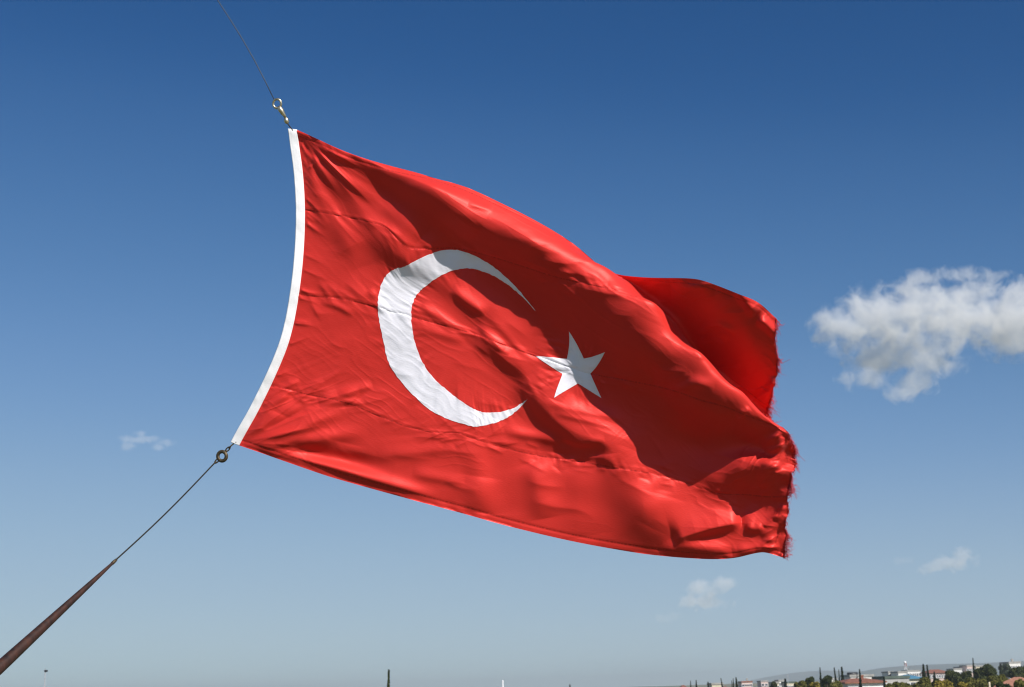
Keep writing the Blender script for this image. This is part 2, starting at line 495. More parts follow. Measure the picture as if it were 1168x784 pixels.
def cypress(px_, ytop, wpx, depth, label, lean=0.0, group='cypresses on the skyline', mat='cypress', full=.5):
    """wpx: width in pixels some way down the crown"""
    top = pix(px_, ytop, depth)
    gz = land_z(top.x, top.y)
    H = top.z - gz
    R = wpx * depth / FPX / 2 * 1.55
    rs = np.random.default_rng(int(px_ * 10))
    e = empty('cypress', (top.x, top.y, gz), label, 'tree', group)
    full = min(full * 1.9, 1.5); R *= 1.3
    n = 4200
    t = rs.uniform(0.03, 1, n) ** .9
    prof = np.clip(np.sin(np.pi * np.clip(t * .93 + .07, 0, 1) ** 1.25), 0, 1) ** .75
    prof = np.minimum(prof, ((1 - t) * (1.0 / full)) ** .8 + .012)
    an = rs.uniform(0, 2 * np.pi, n)
    lump = 1 + .22 * np.sin(an * 3 + t * 23 + px_) + .14 * np.sin(an * 5 - t * 51)
    rr = R * prof * lump * np.sqrt(rs.uniform(.25, 1.08, n))
    z = t * H
    bend = lean * H * t ** 2
    c = np.stack([rr * np.cos(an) + bend - lean * H, rr * np.sin(an), z], 1)
    nn = np.stack([np.cos(an), np.sin(an), rs.uniform(.2, 1.2, n)], 1) + rs.normal(scale=.45, size=(n, 3))
    V, Fc = leaves(c, nn, rs.uniform(.10, .26, n) * min(1.3, max(.16, R / 1.4)), rs)
    child('trunk', tube([(-lean * H, 0, 0), (-lean * H, 0, H * .3), (-lean * H * .7, 0, H * .7)], [R * .22 + .06, R * .16 + .04, .03], 8), BARK, e, True)
    link = bpy.data.meshes.new('crown'); link.from_pydata(V.tolist(), [], Fc.tolist()); link.materials.append(LEAF[mat])
    o = bpy.data.objects.new('crown', link); col.objects.link(o); o.parent = e
    return e

def round_tree(x0, x1, ytop, depth, label, mat, seed=0, n=5200, group='leafy trees below the skyline', leaf=1.0):
    xm = (x0 + x1) / 2
    top = pix(xm, ytop, depth)
    gz = land_z(top.x, top.y)
    H = top.z - gz
    R = max((x1 - x0) * depth / FPX / 2 * 1.12, .8)
    rs = np.random.default_rng(seed + int(xm * 10))
    e = empty('leafy_tree', (top.x, top.y, gz), label, 'tree', group)
    ch = min(H * .75, R * 2.6)                    # crown height
    zc = H - ch / 2
    m = 24
    d = rs.normal(size=(m, 3)); d /= np.linalg.norm(d, axis=1, keepdims=True)
    rad = rs.uniform(.35, .92, m)
    bc = d * rad[:, None] * np.array([R * .72, R * .72, ch / 2 * .72]) + np.array([0, 0, zc])
    br = rs.uniform(.26, .46, m) * R
    bc[:, 2] += H - np.max(bc[:, 2] + br * .85)
    which = rs.integers(0, m, n)
    dd = rs.normal(size=(n, 3)); dd /= np.linalg.norm(dd, axis=1, keepdims=True)
    rr = rs.uniform(.55, 1.08, n) ** .6
    c = bc[which] + dd * (rr * br[which])[:, None] * np.array([1, 1, .85])
    nn = dd + rs.normal(scale=.6, size=(n, 3))
    V, Fc = leaves(c, nn, rs.uniform(.12, .30, n) * leaf * min(1.4, max(.5, R / 2.5)), rs)
    parts = [tube([(0, 0, 0), (.1, 0, H * .25), (0, 0, zc)], [R * .09 + .08, R * .07 + .06, R * .04], 9)]
    for b_ in range(0, m, 3):
        parts.append(tube([(0.05, 0, H * .25), tuple((bc[b_] * .55 + np.array([0, 0, H * .3 * .45]))), tuple(bc[b_])], [R * .05 + .03, R * .03 + .02, .02], 6))
    child('trunk', merge(parts), BARK, e, True)
    me = bpy.data.meshes.new('crown'); me.from_pydata(V.tolist(), [], Fc.tolist()); me.materials.append(LEAF[mat])
    o = bpy.data.objects.new('crown', me); col.objects.link(o); o.parent = e
    return e

cy = cypress(443.5, 764.5, 9, 60, 'thin pointed green conifer tip alone under the left of the flag', lean=.02, mat='dark', full=.5, group='lone tree tips at the bottom edge')
cypress(650, 781, 5, 200, 'dark blunt tree tip barely showing right of the white mast', group='lone tree tips at the bottom edge')
cypress(787.6, 776.8, 3, 260, 'thin faint cypress, leftmost of the row on the skyline')
cypress(794, 775.8, 3.6, 230, 'blunt dark cypress, second of the row on the skyline', full=.35)
cypress(807.5, 778, 4.4, 230, 'lone cypress left of the cream white house', full=.5)
cypress(822.3, 773.8, 3.4, 240, 'slim cypress leaning left over the cream white house', lean=-.05)
cypress(834.6, 776.5, 2.6, 250, 'lowest cypress of the tight cluster of three')
cypress(836.2, 774, 3, 245, 'middle cypress of the tight cluster of three')
cypress(839.5, 773, 5.2, 240, 'widest cypress of the tight cluster of three', lean=-.02)
cypress(895.5, 774.5, 7, 230, 'dark pointed tree beside the bright white block', full=.6)
cypress(935.2, 761.5, 4.6, 230, 'tall lone cypress left of the dark round tree', full=.7)
cypress(951.5, 762, 5.0, 230, 'leaning cypress on the left of the group of three by the red roof', lean=-.03, full=.8)
cypress(956.6, 763.6, 2.8, 240, 'thinnest cypress between two thick ones by the red roof')
cypress(960, 761.3, 7.4, 225, 'thickest cypress of the group of three by the red roof', full=.85, lean=-.01)
cypress(980.3, 763.8, 5.6, 190, 'cypress standing in front of the red tiled roof', full=.6)
cypress(1008.3, 772, 6, 180, 'short dark cypress at the right end of the red roof', full=.5)
cypress(1053, 758.2, 8, 230, 'thick cypress, left of the pair by the blue roof', full=.8)
cypress(1057.3, 758.6, 6, 235, 'thinner cypress, right of the pair by the blue roof', lean=-.02, full=.8)
cypress(1109.6, 751, 4.4, 260, 'tallest thin cypress above the right hand roofs', full=.55)
cypress(1140.8, 757.8, 7, 330, 'hazy cypress behind the big dark olive tree', full=.8)
cypress(1065.5, 766.5, 6, 330, 'small bushy cypress in front of the pinkish apartment block', full=.5)

round_tree(904, 921, 776.3, 210, 'olive coloured round tree behind the low cream building', 'olive')
round_tree(917, 930, 772, 220, 'darker upright tree right of the olive coloured one', 'dark')
round_tree(936, 949, 770.6, 220, 'dark round tree beside the tall lone cypress', 'dark', n=7000)
round_tree(922, 936, 778.3, 170, 'yellowish bush left of the tall lone cypress', 'yellow')
round_tree(942, 960, 776.5, 200, 'olive bush at the foot of the paired cypresses', 'olive')
round_tree(877, 887, 777.2, 300, 'small dark tree by the cream house', 'dark')
round_tree(1010, 1028, 777.8, 150, 'olive bush in front of the long white building', 'olive')
round_tree(1022, 1044, 778, 160, 'olive bush in front of the blue roofed building', 'olive', 6)
round_tree(1036, 1066, 772.3, 170, 'broad olive green tree below the pair of cypresses', 'olive', n=9000)
round_tree(1059, 1079, 774, 180, 'green tree under the pinkish apartment block', 'dark', 3, n=7000)
round_tree(1063, 1090, 776, 140, 'yellow green bush under the pinkish apartment block', 'yellow', n=9000)
round_tree(1076, 1099, 764.4, 240, 'dark tree right of the pinkish apartment block', 'dark', n=9000)
round_tree(1095, 1113, 765.2, 235, 'dark tree below the pinkish white apartment block', 'dark', n=7000)
round_tree(1087, 1105, 778.4, 130, 'orange yellow bush at the bottom edge', 'yellow', 5)
round_tree(1111, 1140, 758, 250, 'big dark olive tree right of the tallest cypress', 'dark', n=12000)
round_tree(1100, 1126, 773, 175, 'mid green bush left of the pale timber post', 'olive', 7, n=9000)
round_tree(1118, 1144, 771, 185, 'mid green bush right of the pale timber post', 'olive', n=9000)
round_tree(1138, 1154, 756.4, 380, 'hazy grey green tree left of the right hand white block', 'grey')
round_tree(1148, 1172, 761, 270, 'dark tree below the right hand white block', 'dark', n=9000)
round_tree(1160, 1192, 757, 300, 'dark tree cut by the right edge', 'dark', 9, n=9000)
round_tree(1137, 1151, 769.5, 190, 'light olive tree left of the orange tiled roof', 'olive', 2)
round_tree(1156, 1178, 775.5, 110, 'green bush in front of the orange tiled roof', 'olive', 4, n=7000)
round_tree(1134, 1152, 778, 130, 'low dark bush by the wall of the orange roofed house', 'dark', 4)
# ================================================================== AIR AND CLOUDS
HAZE_D = 1.9e-4
def make_haze():
    x, y0, y1, z0, z1 = 9200, -9200, 9200, -20, 72
    V, Fc = box(0, (y0 + y1) / 2, (z0 + z1) / 2, 2 * x, y1 - y0, z1 - z0)
    m = bpy.data.materials.new('haze_air'); m.use_nodes = True
    n, l = m.node_tree.nodes, m.node_tree.links
    n.clear()
    v = n.new('ShaderNodeVolumePrincipled')
    v.inputs['Color'].default_value = (.84, .93, 1, 1)
    v.inputs['Density'].default_value = HAZE_D
    v.inputs['Anisotropy'].default_value = .25
    o = n.new('ShaderNodeOutputMaterial')
    l.new(v.outputs[0], o.inputs['Volume'])
    h = link_mesh('haze', V, Fc, m, smooth=False)
    tag(h, kind='stuff')
make_haze()

def cloud(name, blobs, depth, label, dens, noise_amp, feature, seed, squash=1.0, thr=0.0, soft=.35, off=0.0):
    """a cloud as a real volume: blobs (pixel x, y, half width, half height) swollen into ellipsoids,
    eaten away by 3-D noise; its mesh is only the hull of that volume"""
    unit = depth / FPX
    cen = sum((pix(b[0], b[1], depth) for b in blobs), Vector()) / len(blobs)
    bl = []
    rs = random.Random(seed)
    for (x, y, rx, ry) in blobs:
        dz = rs.uniform(-.5, .5) * rx * unit
        c = pix(x, y, depth + dz) - cen
        bl.append((c, rx * unit, max(ry * .7, min(rx * .5, ry * .8)) * unit * squash, ry * unit))
    # hull
    bm = bmesh.new()
    for (c, rx, rd, ry) in bl:
        M = Matrix.Translation(c) @ Matrix.Rotation(-ROLL, 4, 'Y') @ Matrix.Diagonal((rx * 1.25, rd * 1.25, ry * 1.3, 1))
        bmesh.ops.create_icosphere(bm, subdivisions=3, radius=1.0, matrix=M)
    me = bpy.data.meshes.new('hull'); bm.to_mesh(me); bm.free()
    tmp = bpy.data.objects.new('hull', me); col.objects.link(tmp)
    rm = tmp.modifiers.new('remesh', 'REMESH'); rm.mode = 'VOXEL'; rm.voxel_size = min(b[3] for b in bl) * .38
    dg = bpy.context.evaluated_depsgraph_get(); dg.update()
    hull = bpy.data.meshes.new_from_object(tmp.evaluated_get(dg))
    bpy.data.objects.remove(tmp)
    m = bpy.data.materials.new(name + '_vapour'); m.use_nodes = True
    n, l = m.node_tree.nodes, m.node_tree.links
    n.clear()
    tc = n.new('ShaderNodeTexCoord')
    def vm(op, a, b=None, c=None):
        q = n.new('ShaderNodeVectorMath'); q.operation = op
        for i, s_ in enumerate((a, b, c)):
            if s_ is None: continue
            if hasattr(s_, 'links'): l.new(s_, q.inputs[i])
            else: q.inputs[i].default_value = s_
        return q
    def ma(op, a, b=None, c=None, clamp=False):
        q = n.new('ShaderNodeMath'); q.operation = op; q.use_clamp = clamp
        for i, s_ in enumerate((a, b, c)):
            if s_ is None: continue
            if hasattr(s_, 'links'): l.new(s_, q.inputs[i])
            else: q.inputs[i].default_value = s_
        return q.outputs[0]
    P = tc.outputs['Object']
    rot = n.new('ShaderNodeVectorRotate'); rot.rotation_type = 'Y_AXIS'; rot.inputs['Angle'].default_value = ROLL
    acc = None
    for (c, rx, rd, ry) in bl:
        d = vm('SUBTRACT', P, tuple(c)).outputs[0]
        s_ = vm('MULTIPLY', d, (1 / rx, 1 / rd, 1 / ry)).outputs[0]
        ln = vm('LENGTH', s_).outputs['Value']
        f = ma('SUBTRACT', 1.0, ln)
        acc = f if acc is None else ma('SMOOTH_MAX', acc, f, .35)
    nz = n.new('ShaderNodeTexNoise'); nz.inputs['Scale'].default_value = 1 / (feature * unit)
    nz.inputs['Detail'].default_value = 7; nz.inputs['Roughness'].default_value = .62; nz.inputs['Distortion'].default_value = .4
    sh = vm('ADD', P, (seed * 131.7, seed * 57.3, seed * 13.1)).outputs[0]
    l.new(sh, nz.inputs['Vector'])
    q = ma('MULTIPLY_ADD', nz.outputs['Fac'], noise_amp, -noise_amp * .5 + off)
    s2 = ma('ADD', acc, q)
    mr = n.new('ShaderNodeMapRange'); mr.interpolation_type = 'SMOOTHSTEP'
    mr.inputs['From Min'].default_value = thr; mr.inputs['From Max'].default_value = thr + soft
    mr.inputs['To Min'].default_value = 0; mr.inputs['To Max'].default_value = dens / unit
    l.new(s2, mr.inputs['Value'])
    v = n.new('ShaderNodeVolumePrincipled')
    v.inputs['Color'].default_value = (.995, .995, .995, 1)
    v.inputs['Anisotropy'].default_value = -.38
    l.new(mr.outputs[0], v.inputs['Density'])
    o = n.new('ShaderNodeOutputMaterial'); l.new(v.outputs[0], o.inputs['Volume'])
    hull.materials.clear(); hull.materials.append(m)
    ob = bpy.data.objects.new(name, hull); col.objects.link(ob)
    ob.location = cen
    tag(ob, label, 'cloud')
    return ob
cloud('cloud', [(966, 374, 40, 29), (1005, 364, 50, 38), (1050, 356, 54, 40), (1100, 362, 60, 40), (1150, 364, 56, 42), (1192, 362, 40, 36),
                (1050, 318, 26, 11), (1092, 313, 32, 11), (1130, 314, 24, 10), (1160, 335, 27, 20), (1010, 402, 48, 30), (985, 430, 30, 15),
                (1045, 436, 26, 18), (1028, 450, 20, 11), (1065, 408, 40, 24), (1165, 390, 38, 20), (944, 384, 17, 15)],
      3200, 'large white cumulus cloud with wispy edges right of the flag', .042, 3.4, 21, 3, off=.10, soft=.8)
cloud('cloud', [(147, 501, 20, 8), (166, 501, 26, 7), (189, 505, 18, 6), (146, 509, 12, 8), (181, 511, 12, 7), (160, 495, 12, 6)],
      3600, 'faint thin wisp of cloud left of the iron ring', .032, 2.2, 15, 5, off=-.12, soft=.7)
cloud('cloud', [(800, 672, 22, 14), (825, 667, 17, 12), (808, 688, 28, 12), (786, 686, 16, 10)],
      4200, 'small pale cloud below the fly end of the flag', .038, 2.5, 15, 7, off=-.03, soft=.6)
cloud('cloud', [(1100, 633, 18, 11), (1086, 643, 32, 11), (1064, 648, 22, 8)],
      4400, 'small flat cloud low in the sky at the right', .038, 2.5, 15, 9, off=-.03, soft=.6)
cloud('cloud', [(757, 705, 14, 7), (770, 702, 12, 6)],
      4600, 'tiny faint cloud shred left of the small pale cloud', .014, 2.2, 11, 11, soft=.6)
cloud('cloud', [(1027, 640, 12, 5), (1034, 639, 9, 5)],
      4600, 'tiny faint cloud shred left of the small flat cloud', .014, 2.2, 11, 13, soft=.6)
# ================================================================== FLAG
# cloth coordinates: u = 0 at the hoist .. 1.5 at the fly, v = 0 bottom .. 1 top.
# each landmark of the cloth: (u, v, pixel x, pixel y, h) ; h is how far it stands
# towards the viewer, in units of one photograph pixel at the flag's distance
LAND = [
 # bottom edge
 (0,0,272,508,0),(.12,0,318,524,2),(.25,0,373,543,3),(.5,0,480,573,4),(.711,0,571,598,0),(.92,0,660,619,-2),(1.1,0,735,632,-8),(1.25,0,790,637,0),(1.38,0,842,636,4),(1.44,0,870,630,7),(1.5,0,894,637,10),
 # seam low
 (0,.2,308,440,0),(.12,.2,352,450,1),(.25,.2,405,463,2),(.5,.2,522,494,4),(.711,.2,606,518,-2),(.92,.2,670,528,2),(1.1,.2,743,540,6),(1.25,.2,796,555,4),(1.38,.2,846,564,6),(1.45,.2,876,567,12),(1.5,.2,899,567,22),
 (.5,.1,500,532,4),(.92,.1,664,575,-1),(.98,.1,694,580,2),(1.08,.12,734,577,14),(1.25,.1,795,600,4),(1.38,.1,845,602,6),(1.5,.1,897,603,17),
 # crescent and star landmarks
 (.25,.5,431,351,4),(.25,.4,432,392,2),(.29,.36,443,415,2),(.5,.25,540,487,4),(.36,.29,483,463,3),(.711,.366,602,455,-2),(.711,.634,611,355,9),(.36,.71,462,303,4),(.3625,.5,469,361,3),(.5625,.3,549,470,2),
 (.43,.36,494,427,3),(.6958,.5,610,406,3),(.782,.619,649,378,14),(.922,.573,690,402,19),(.922,.427,686,454,4),(.782,.381,632,454,1),
 # middle seam
 (0,.5,340,336,0),(.12,.5,386,341,4),(.5,.5,530,378,2),(1.1,.5,745,440,16),(1.25,.5,800,457,45),(1.38,.5,850,474,55),(1.5,.5,899,494,44),
 (0,.35,329,389,0),(0,.1,291,474,0),(1.1,.35,741,490,4),(1.25,.35,797,508,2),(1.38,.4,850,505,20),(1.38,.3,846,534,29),(1.44,.3,873,530,36),(1.29,.26,815,546,13),(1.5,.35,907,530,28),(1.5,.43,906,511,36),
 (0,.62,345,292,0),(.12,.62,392,293,3),(0,.88,344,192,0),(.12,.88,389,207,3),(.25,.88,436,228,2),(.25,.62,432,309,4),
 # upper seam
 (0,.755,347,239,0),(.12,.755,391,247,0),(.25,.755,440,260,4),(.5,.755,518,283,5),(.711,.755,602,306,24),(.92,.755,683,327,45),(1.1,.755,747,346,55),
 # crest of the big roll
 (.5,.89,531,246,31),(.4,.92,493,215,27),(.711,.87,606,275,42),(.92,.66,686,365,34),(.92,.84,688,305,38),
 (1.1,.6,747,403,47),(1.1,.68,747,371,55),
 (1.25,.56,801,429,57),(1.25,.62,798,402,60),
 (1.38,.57,847,447,58),
 (1.5,.55,890,487,40),
 # over the roll and down behind it
 (1.1,.82,748,352,28),(1.1,.9,748,338,18),
 (1.25,.68,802,408,34),(1.25,.75,802,410,2),
 (1.38,.65,847,462,30),(1.38,.72,845,452,2),
 (1.5,.62,884,492,14),(1.5,.7,877,474,-4),
 # the flap that swings up again beyond the roll
 (1.25,.82,802,390,16),(1.25,.9,801,358,46),(1.38,.78,845,430,12),(1.38,.88,847,388,54),(1.5,.77,877,460,6),(1.5,.85,886,425,36),(1.5,.93,884,393,62),(1.44,.96,868,360,80),
 # top edge
 (0,1,338,148,0),(.12,1,384,169,5),(.25,1,437,187,11),(.4,1,497,204,18),(.5,1,538,216,14),(.711,1,613,253,20),(.82,1,655,279,16),(.92,1,687,306,10),(1,1,709,314,14),(1.1,1,745,317,42),(1.25,1,797,319,76),(1.38,1,846,337,88),(1.5,1,885,364,72),
]

def tps_fit(P, Z, lam=1e-5):
    n = len(P)
    d = np.linalg.norm(P[:, None] - P[None], axis=2)
    K = np.where(d > 0, d * d * np.log(d + 1e-12), 0) + lam * np.eye(n)
    Q = np.hstack([np.ones((n, 1)), P])
    A = np.zeros((n + 3, n + 3)); A[:n, :n] = K; A[:n, n:] = Q; A[n:, :n] = Q.T
    B = np.zeros((n + 3, Z.shape[1])); B[:n] = Z
    return np.linalg.solve(A, B)

def tps_eval(P, C, X):
    out = np.empty((len(X), C.shape[1]))
    n = len(P)
    for s in range(0, len(X), 20000):
        x = X[s:s + 20000]
        d2 = ((x[:, None] - P[None]) ** 2).sum(2)
        K = 0.5 * d2 * np.log(d2 + 1e-18)
        out[s:s + 20000] = K @ C[:n] + np.hstack([np.ones((len(x), 1)), x]) @ C[n:]
    return out

NU, NV = 720, 440
land = np.array(LAND, dtype=float)
P0 = land[:, :2]
coef = tps_fit(P0, land[:, 2:], 2e-4)
ug = np.linspace(0, 1.5, NU); vg = np.linspace(0, 1, NV)
UU, VV = np.meshgrid(ug, vg, indexing='ij')
g = tps_eval(P0, coef, np.stack([UU.ravel(), VV.ravel()], 1)).reshape(NU, NV, 3)
GX, GY, GH = g[..., 0].copy(), g[..., 1].copy(), g[..., 2].copy()

rng = np.random.default_rng(7)
def vnoise(x, y, seed=0):
    """smooth value noise in [-1, 1]"""
    r = np.random.default_rng(seed).uniform(-1, 1, (256, 256))
    xi = np.floor(x).astype(int); yi = np.floor(y).astype(int)
    fx = x - xi; fy = y - yi
    fx = fx ** 3 * (fx * (fx * 6 - 15) + 10); fy = fy ** 3 * (fy * (fy * 6 - 15) + 10)
    a = r[xi % 256, yi % 256]; b = r[(xi + 1) % 256, yi % 256]
    c = r[xi % 256, (yi + 1) % 256]; d = r[(xi + 1) % 256, (yi + 1) % 256]
    return (a * (1 - fx) + b * fx) * (1 - fy) + (c * (1 - fx) + d * fx) * fy

SUN2 = np.array([SUN_CAM.x, -SUN_CAM.y]); SUN2 /= np.linalg.norm(SUN2)
def catmull(pts, n=8):
    p = np.array(pts, dtype=float)
    if len(p) < 3: 
        t = np.linspace(0, 1, n + 1)[:, None]
        return p[0] * (1 - t) + p[-1] * t
    q = np.vstack([2 * p[0] - p[1], p, 2 * p[-1] - p[-2]])
    out = []
    for i in range(1, len(q) - 2):
        for t in np.linspace(0, 1, n, endpoint=False):
            out.append(0.5 * ((2 * q[i]) + (-q[i - 1] + q[i + 1]) * t + (2 * q[i - 1] - 5 * q[i] + 4 * q[i + 1] - q[i + 2]) * t * t
                              + (-q[i - 1] + 3 * q[i] - 3 * q[i + 1] + q[i + 2]) * t ** 3))
    out.append(p[-1])
    return np.array(out)

def crease(H, X, Y, mask, pts, amp, w_sun, w_lee, tin=0.3, tout=0.3, sharp=2.0):
    """press one fold into the cloth: a ridge along pts, wide on the sun side, steep on the lee side;
    amp and the widths may be lists along the fold"""
    C = catmull(pts)
    seg = np.linalg.norm(np.diff(C, axis=0), axis=1)
    cum = np.concatenate([[0], np.cumsum(seg)]); L = cum[-1]
    wmax = max(np.max(w_sun), np.max(w_lee)) * 2.6
    x0, y0 = C.min(0) - wmax; x1, y1 = C.max(0) + wmax
    idx = np.nonzero((X > x0) & (X < x1) & (Y > y0) & (Y < y1) & (mask > 0.001))
    if len(idx[0]) == 0: return
    p = np.stack([X[idx], Y[idx]], 1)
    best = np.full(len(p), 1e9); bs = np.zeros(len(p)); bt = np.zeros(len(p))
    for i in range(len(C) - 1):
        a, b = C[i], C[i + 1]
        ab = b - a; l2 = max(ab @ ab, 1e-9)
        t = np.clip(((p - a) @ ab) / l2, 0, 1)
        q = p - (a + t[:, None] * ab)
        d = np.hypot(q[:, 0], q[:, 1])
        n = np.array([ab[1], -ab[0]])
        if n @ SUN2 < 0: n = -n
        m = d < best
        best[m] = d[m]; bs[m] = np.sign(q[m] @ n); bt[m] = (cum[i] + t[m] * seg[i]) / L
    def along(v):
        return np.interp(bt, np.linspace(0, 1, len(v)), v) if hasattr(v, '__len__') else v
    w = np.where(bs > 0, along(w_sun), along(w_lee))
    prof = np.exp(-(best / w) ** sharp)
    ta = np.clip(bt / max(tin, 1e-6), 0, 1) if tin > 0 else 1
    tb = np.clip((1 - bt) / max(tout, 1e-6), 0, 1) if tout > 0 else 1
    tp = np.sin(ta * np.pi / 2) * np.sin(tb * np.pi / 2)
    H[idx] += along(amp) * prof * tp * mask[idx]

# where the front sheet ends (v of the top of the roll) at each u
vr = np.interp(UU, [0, .7, .92, 1.1, 1.25, 1.38, 1.5], [1.2, 1.05, .86, .75, .62, .57, .54])
FRONT = 1 / (1 + np.exp((VV - vr) / .012))
FLAP = 1 / (1 + np.exp(-(VV - vr - .12) / .02)) * (UU > .85)
H = GH.copy()
def C(pts, amp, ws, wl, tin=.3, tout=.3, sharp=2.0): crease(H, GX, GY, FRONT, pts, amp, ws, wl, tin, tout, sharp)
def CF(pts, amp, ws, wl, tin=.3, tout=.3, sharp=2.0): crease(H, GX, GY, FLAP, pts, amp, ws, wl, tin, tout, sharp)
# --- the big roll: its crest, and the hollow under it
C([(345,152),(372,163),(402,175),(440,194),(480,209),(520,226),(560,246),(600,270),(640,302),(680,345),(720,382),(756,416),(797,446),(846,474)],
  [4,10,13,15,14,8,6,5,5,6,8,9,10,8], [3,5,7,9,12,16,22,26,32,36,40,40,36,30], [6,12,19,26,32,38,44,48,50,50,50,48,44,36], 0, .1)
# --- the fan of folds from the upper hoist corner
C([(352,170),(374,194),(396,217),(420,246),(444,276),(470,298),(500,315),(530,338),(560,360),(590,384),(618,404)],
  [2,4.5,7.5,10.5,11.5,9,5.5,6,7,5,2], [8,14,20,26,30,26,24,24,24,20,14], [8,13,16,19,20,17,14,14,14,12,8], .1, .25)
C([(346,160),(372,180),(400,201),(436,232),(470,264),(500,290)], [1,3,4.5,4.5,3,1], [4,8,11,13,13,10], [4,6,8,10,10,8], .1, .3)
C([(349,190),(360,212),(374,236),(388,258),(402,284),(410,306)], [1.5,3,4,6,6,2], [5,8,12,18,22,20], [4,6,9,13,15,12], .15, .3)
C([(350,212),(360,232),(370,256),(378,280)], [1,2,2.5,1.5], [5,8,11,14], [4,6,9,11], .2, .4)
C([(348,172),(360,187),(374,205),(390,226)], [1.5,2.2,2.2,1], [4,5,7,8], [2.5,3,4,5], .2, .5, 1.6)
C([(440,258),(456,270),(470,284)], 1.5, 6, 3.5)
# --- inside the crescent, second lobe of that fold
C([(538,374),(560,393),(582,412),(604,428)], [2,6,7,3], 20, 11)
C([(545,372),(562,388),(575,400)], 2, 5, 3)
C([(548,382),(566,396),(582,404)], 2, 5, 3)
C([(515,330),(535,346),(555,358)], 3, 8, 5)
# --- the second long ridge below the star
C([(585,400),(600,425),(610,448),(622,464),(640,482),(660,494),(690,504),(706,525),(720,552),(736,578),(752,600),(764,614)],
  [0,5,10,12,12,12,11,6,3,2,2,2], [20,30,34,34,34,30,30,34,38,40,36,24], [10,13,14,14,13,13,13,20,28,30,28,20], .08, .06)
C([(600,510),(630,520),(660,524),(690,520)], -3, 10, 10)
C([(575,492),(596,496),(620,500),(645,505)], 2.5, 7, 5)
C([(618,458),(650,466),(690,474),(720,480)], 2, 8, 5)
C([(632,470),(662,478),(700,488)], 2, 7, 4)
C([(640,500),(665,506),(690,502)], 2, 6, 4)
C([(664,522),(684,522),(704,530)], 2.2, 6, 4)
# --- lower middle: broad vertical waves
C([(548,500),(552,530),(552,560),(550,585)], 6, 26, 22)
C([(552,500),(562,530),(566,560),(566,588)], -5, 20, 16)
C([(606,528),(612,548),(616,570),(620,592)], 4.5, 18, 14)
C([(660,535),(662,560),(664,590),(668,612)], 3, 24, 20)
C([(600,548),(620,554),(645,556)], 1.2, 8, 4, .4, .5, 1.4)
C([(604,570),(630,578),(660,582),(680,592)], 1.3, 9, 4, .4, .5, 1.4)
C([(505,512),(525,516),(545,518)], 1.3, 9, 4, .4, .5, 1.4)
C([(506,548),(524,556),(546,560)], 1.3, 9, 4, .4, .5, 1.4)
C([(430,520),(470,516),(520,512)], 2, 9, 6)
C([(470,540),(500,546),(530,550)], 1.8, 8, 5)
# --- fan from the lower hoist corner
C([(278,504),(320,494),(360,480),(395,468)], [2,5,6,3], 12, 8)
C([(280,500),(315,478),(350,458)], [2,3,2], 6, 4)
C([(284,494),(312,472),(335,456)], [2,3,2], 5, 4)
C([(288,486),(312,466),(332,450)], [1.5,2.6,2], 5, 3.5)
C([(294,476),(314,460),(334,448)], 2, 4, 3)
C([(300,466),(318,454),(338,442)], 2, 4, 3)
C([(304,456),(322,444),(342,434)], 1.8, 4, 3)
C([(276,506),(320,504),(370,500),(420,492)], [2,5,5,2], 10, 8)
C([(278,508),(320,517),(370,530),(430,548),(500,568)], [3,5,6,5,3], 8, 5, .2, .2)
C([(300,508),(340,516),(390,524),(450,536)], [-3,-6,-6,-2], 9, 9)
C([(362,456),(385,452),(410,448)], 2, 6, 4)
C([(386,452),(402,446),(425,440)], 2, 6, 4)
C([(364,462),(392,458),(416,462)], 2, 5, 4)
# --- left middle, above and below the middle seam
C([(362,322),(374,334),(380,344)], .9, 5, 3, .4, .5, 1.4)
C([(372,322),(384,334),(394,346)], .9, 5, 3, .4, .5, 1.4)
C([(384,330),(398,338),(412,346)], 1.2, 6, 3.5, .4, .5, 1.4)
C([(394,322),(408,334),(424,346)], 1.6, 10, 4, .4, .5, 1.4)
C([(366,344),(386,350),(404,360)], 1.6, 5, 3.5)
C([(420,330),(430,345),(440,356)], 2, 5, 4)
C([(480,350),(500,362),(520,378)], 2, 6, 4)
C([(470,372),(500,380),(530,390)], 1.6, 7, 5)
# --- on the big roll: pulls above the star
C([(618,296),(636,300),(660,302)], 1.6, 6, 4, .4, .5, 1.4)
C([(634,310),(655,312),(682,319)], 1.6, 6, 4, .4, .5, 1.4)
C([(650,325),(668,330),(700,336),(726,346)], [1,2.2,2.2,1], 9, 5, .3, .3, 1.5)
C([(744,420),(764,424),(784,424)], 2.5, 6, 3.5, .4, .5, 1.4)
C([(746,433),(768,432),(790,427)], 2.5, 6, 3.5, .4, .5, 1.4)
C([(758,446),(776,444),(792,438),(815,442)], [2,5,5,3], 8, 5)
C([(840,476),(848,472),(856,466)], 3, 5, 3)
C([(534,232),(548,236),(562,240)], 1.6, 5, 3)
# --- fly end
C([(484,268),(505,287),(530,306)], 4, 14, 18)
C([(868,532),(882,522),(898,506)], [2,5,4], 7, 5)
C([(862,546),(880,534),(902,516)], [3,5,4], 7, 5)
C([(866,556),(884,546),(904,532)], [3,5,3], 7, 5)
C([(868,506),(882,504),(900,498)], [5,7,4], 7, 6)
C([(872,516),(886,512),(902,504)], [4,5,3], 6, 4)
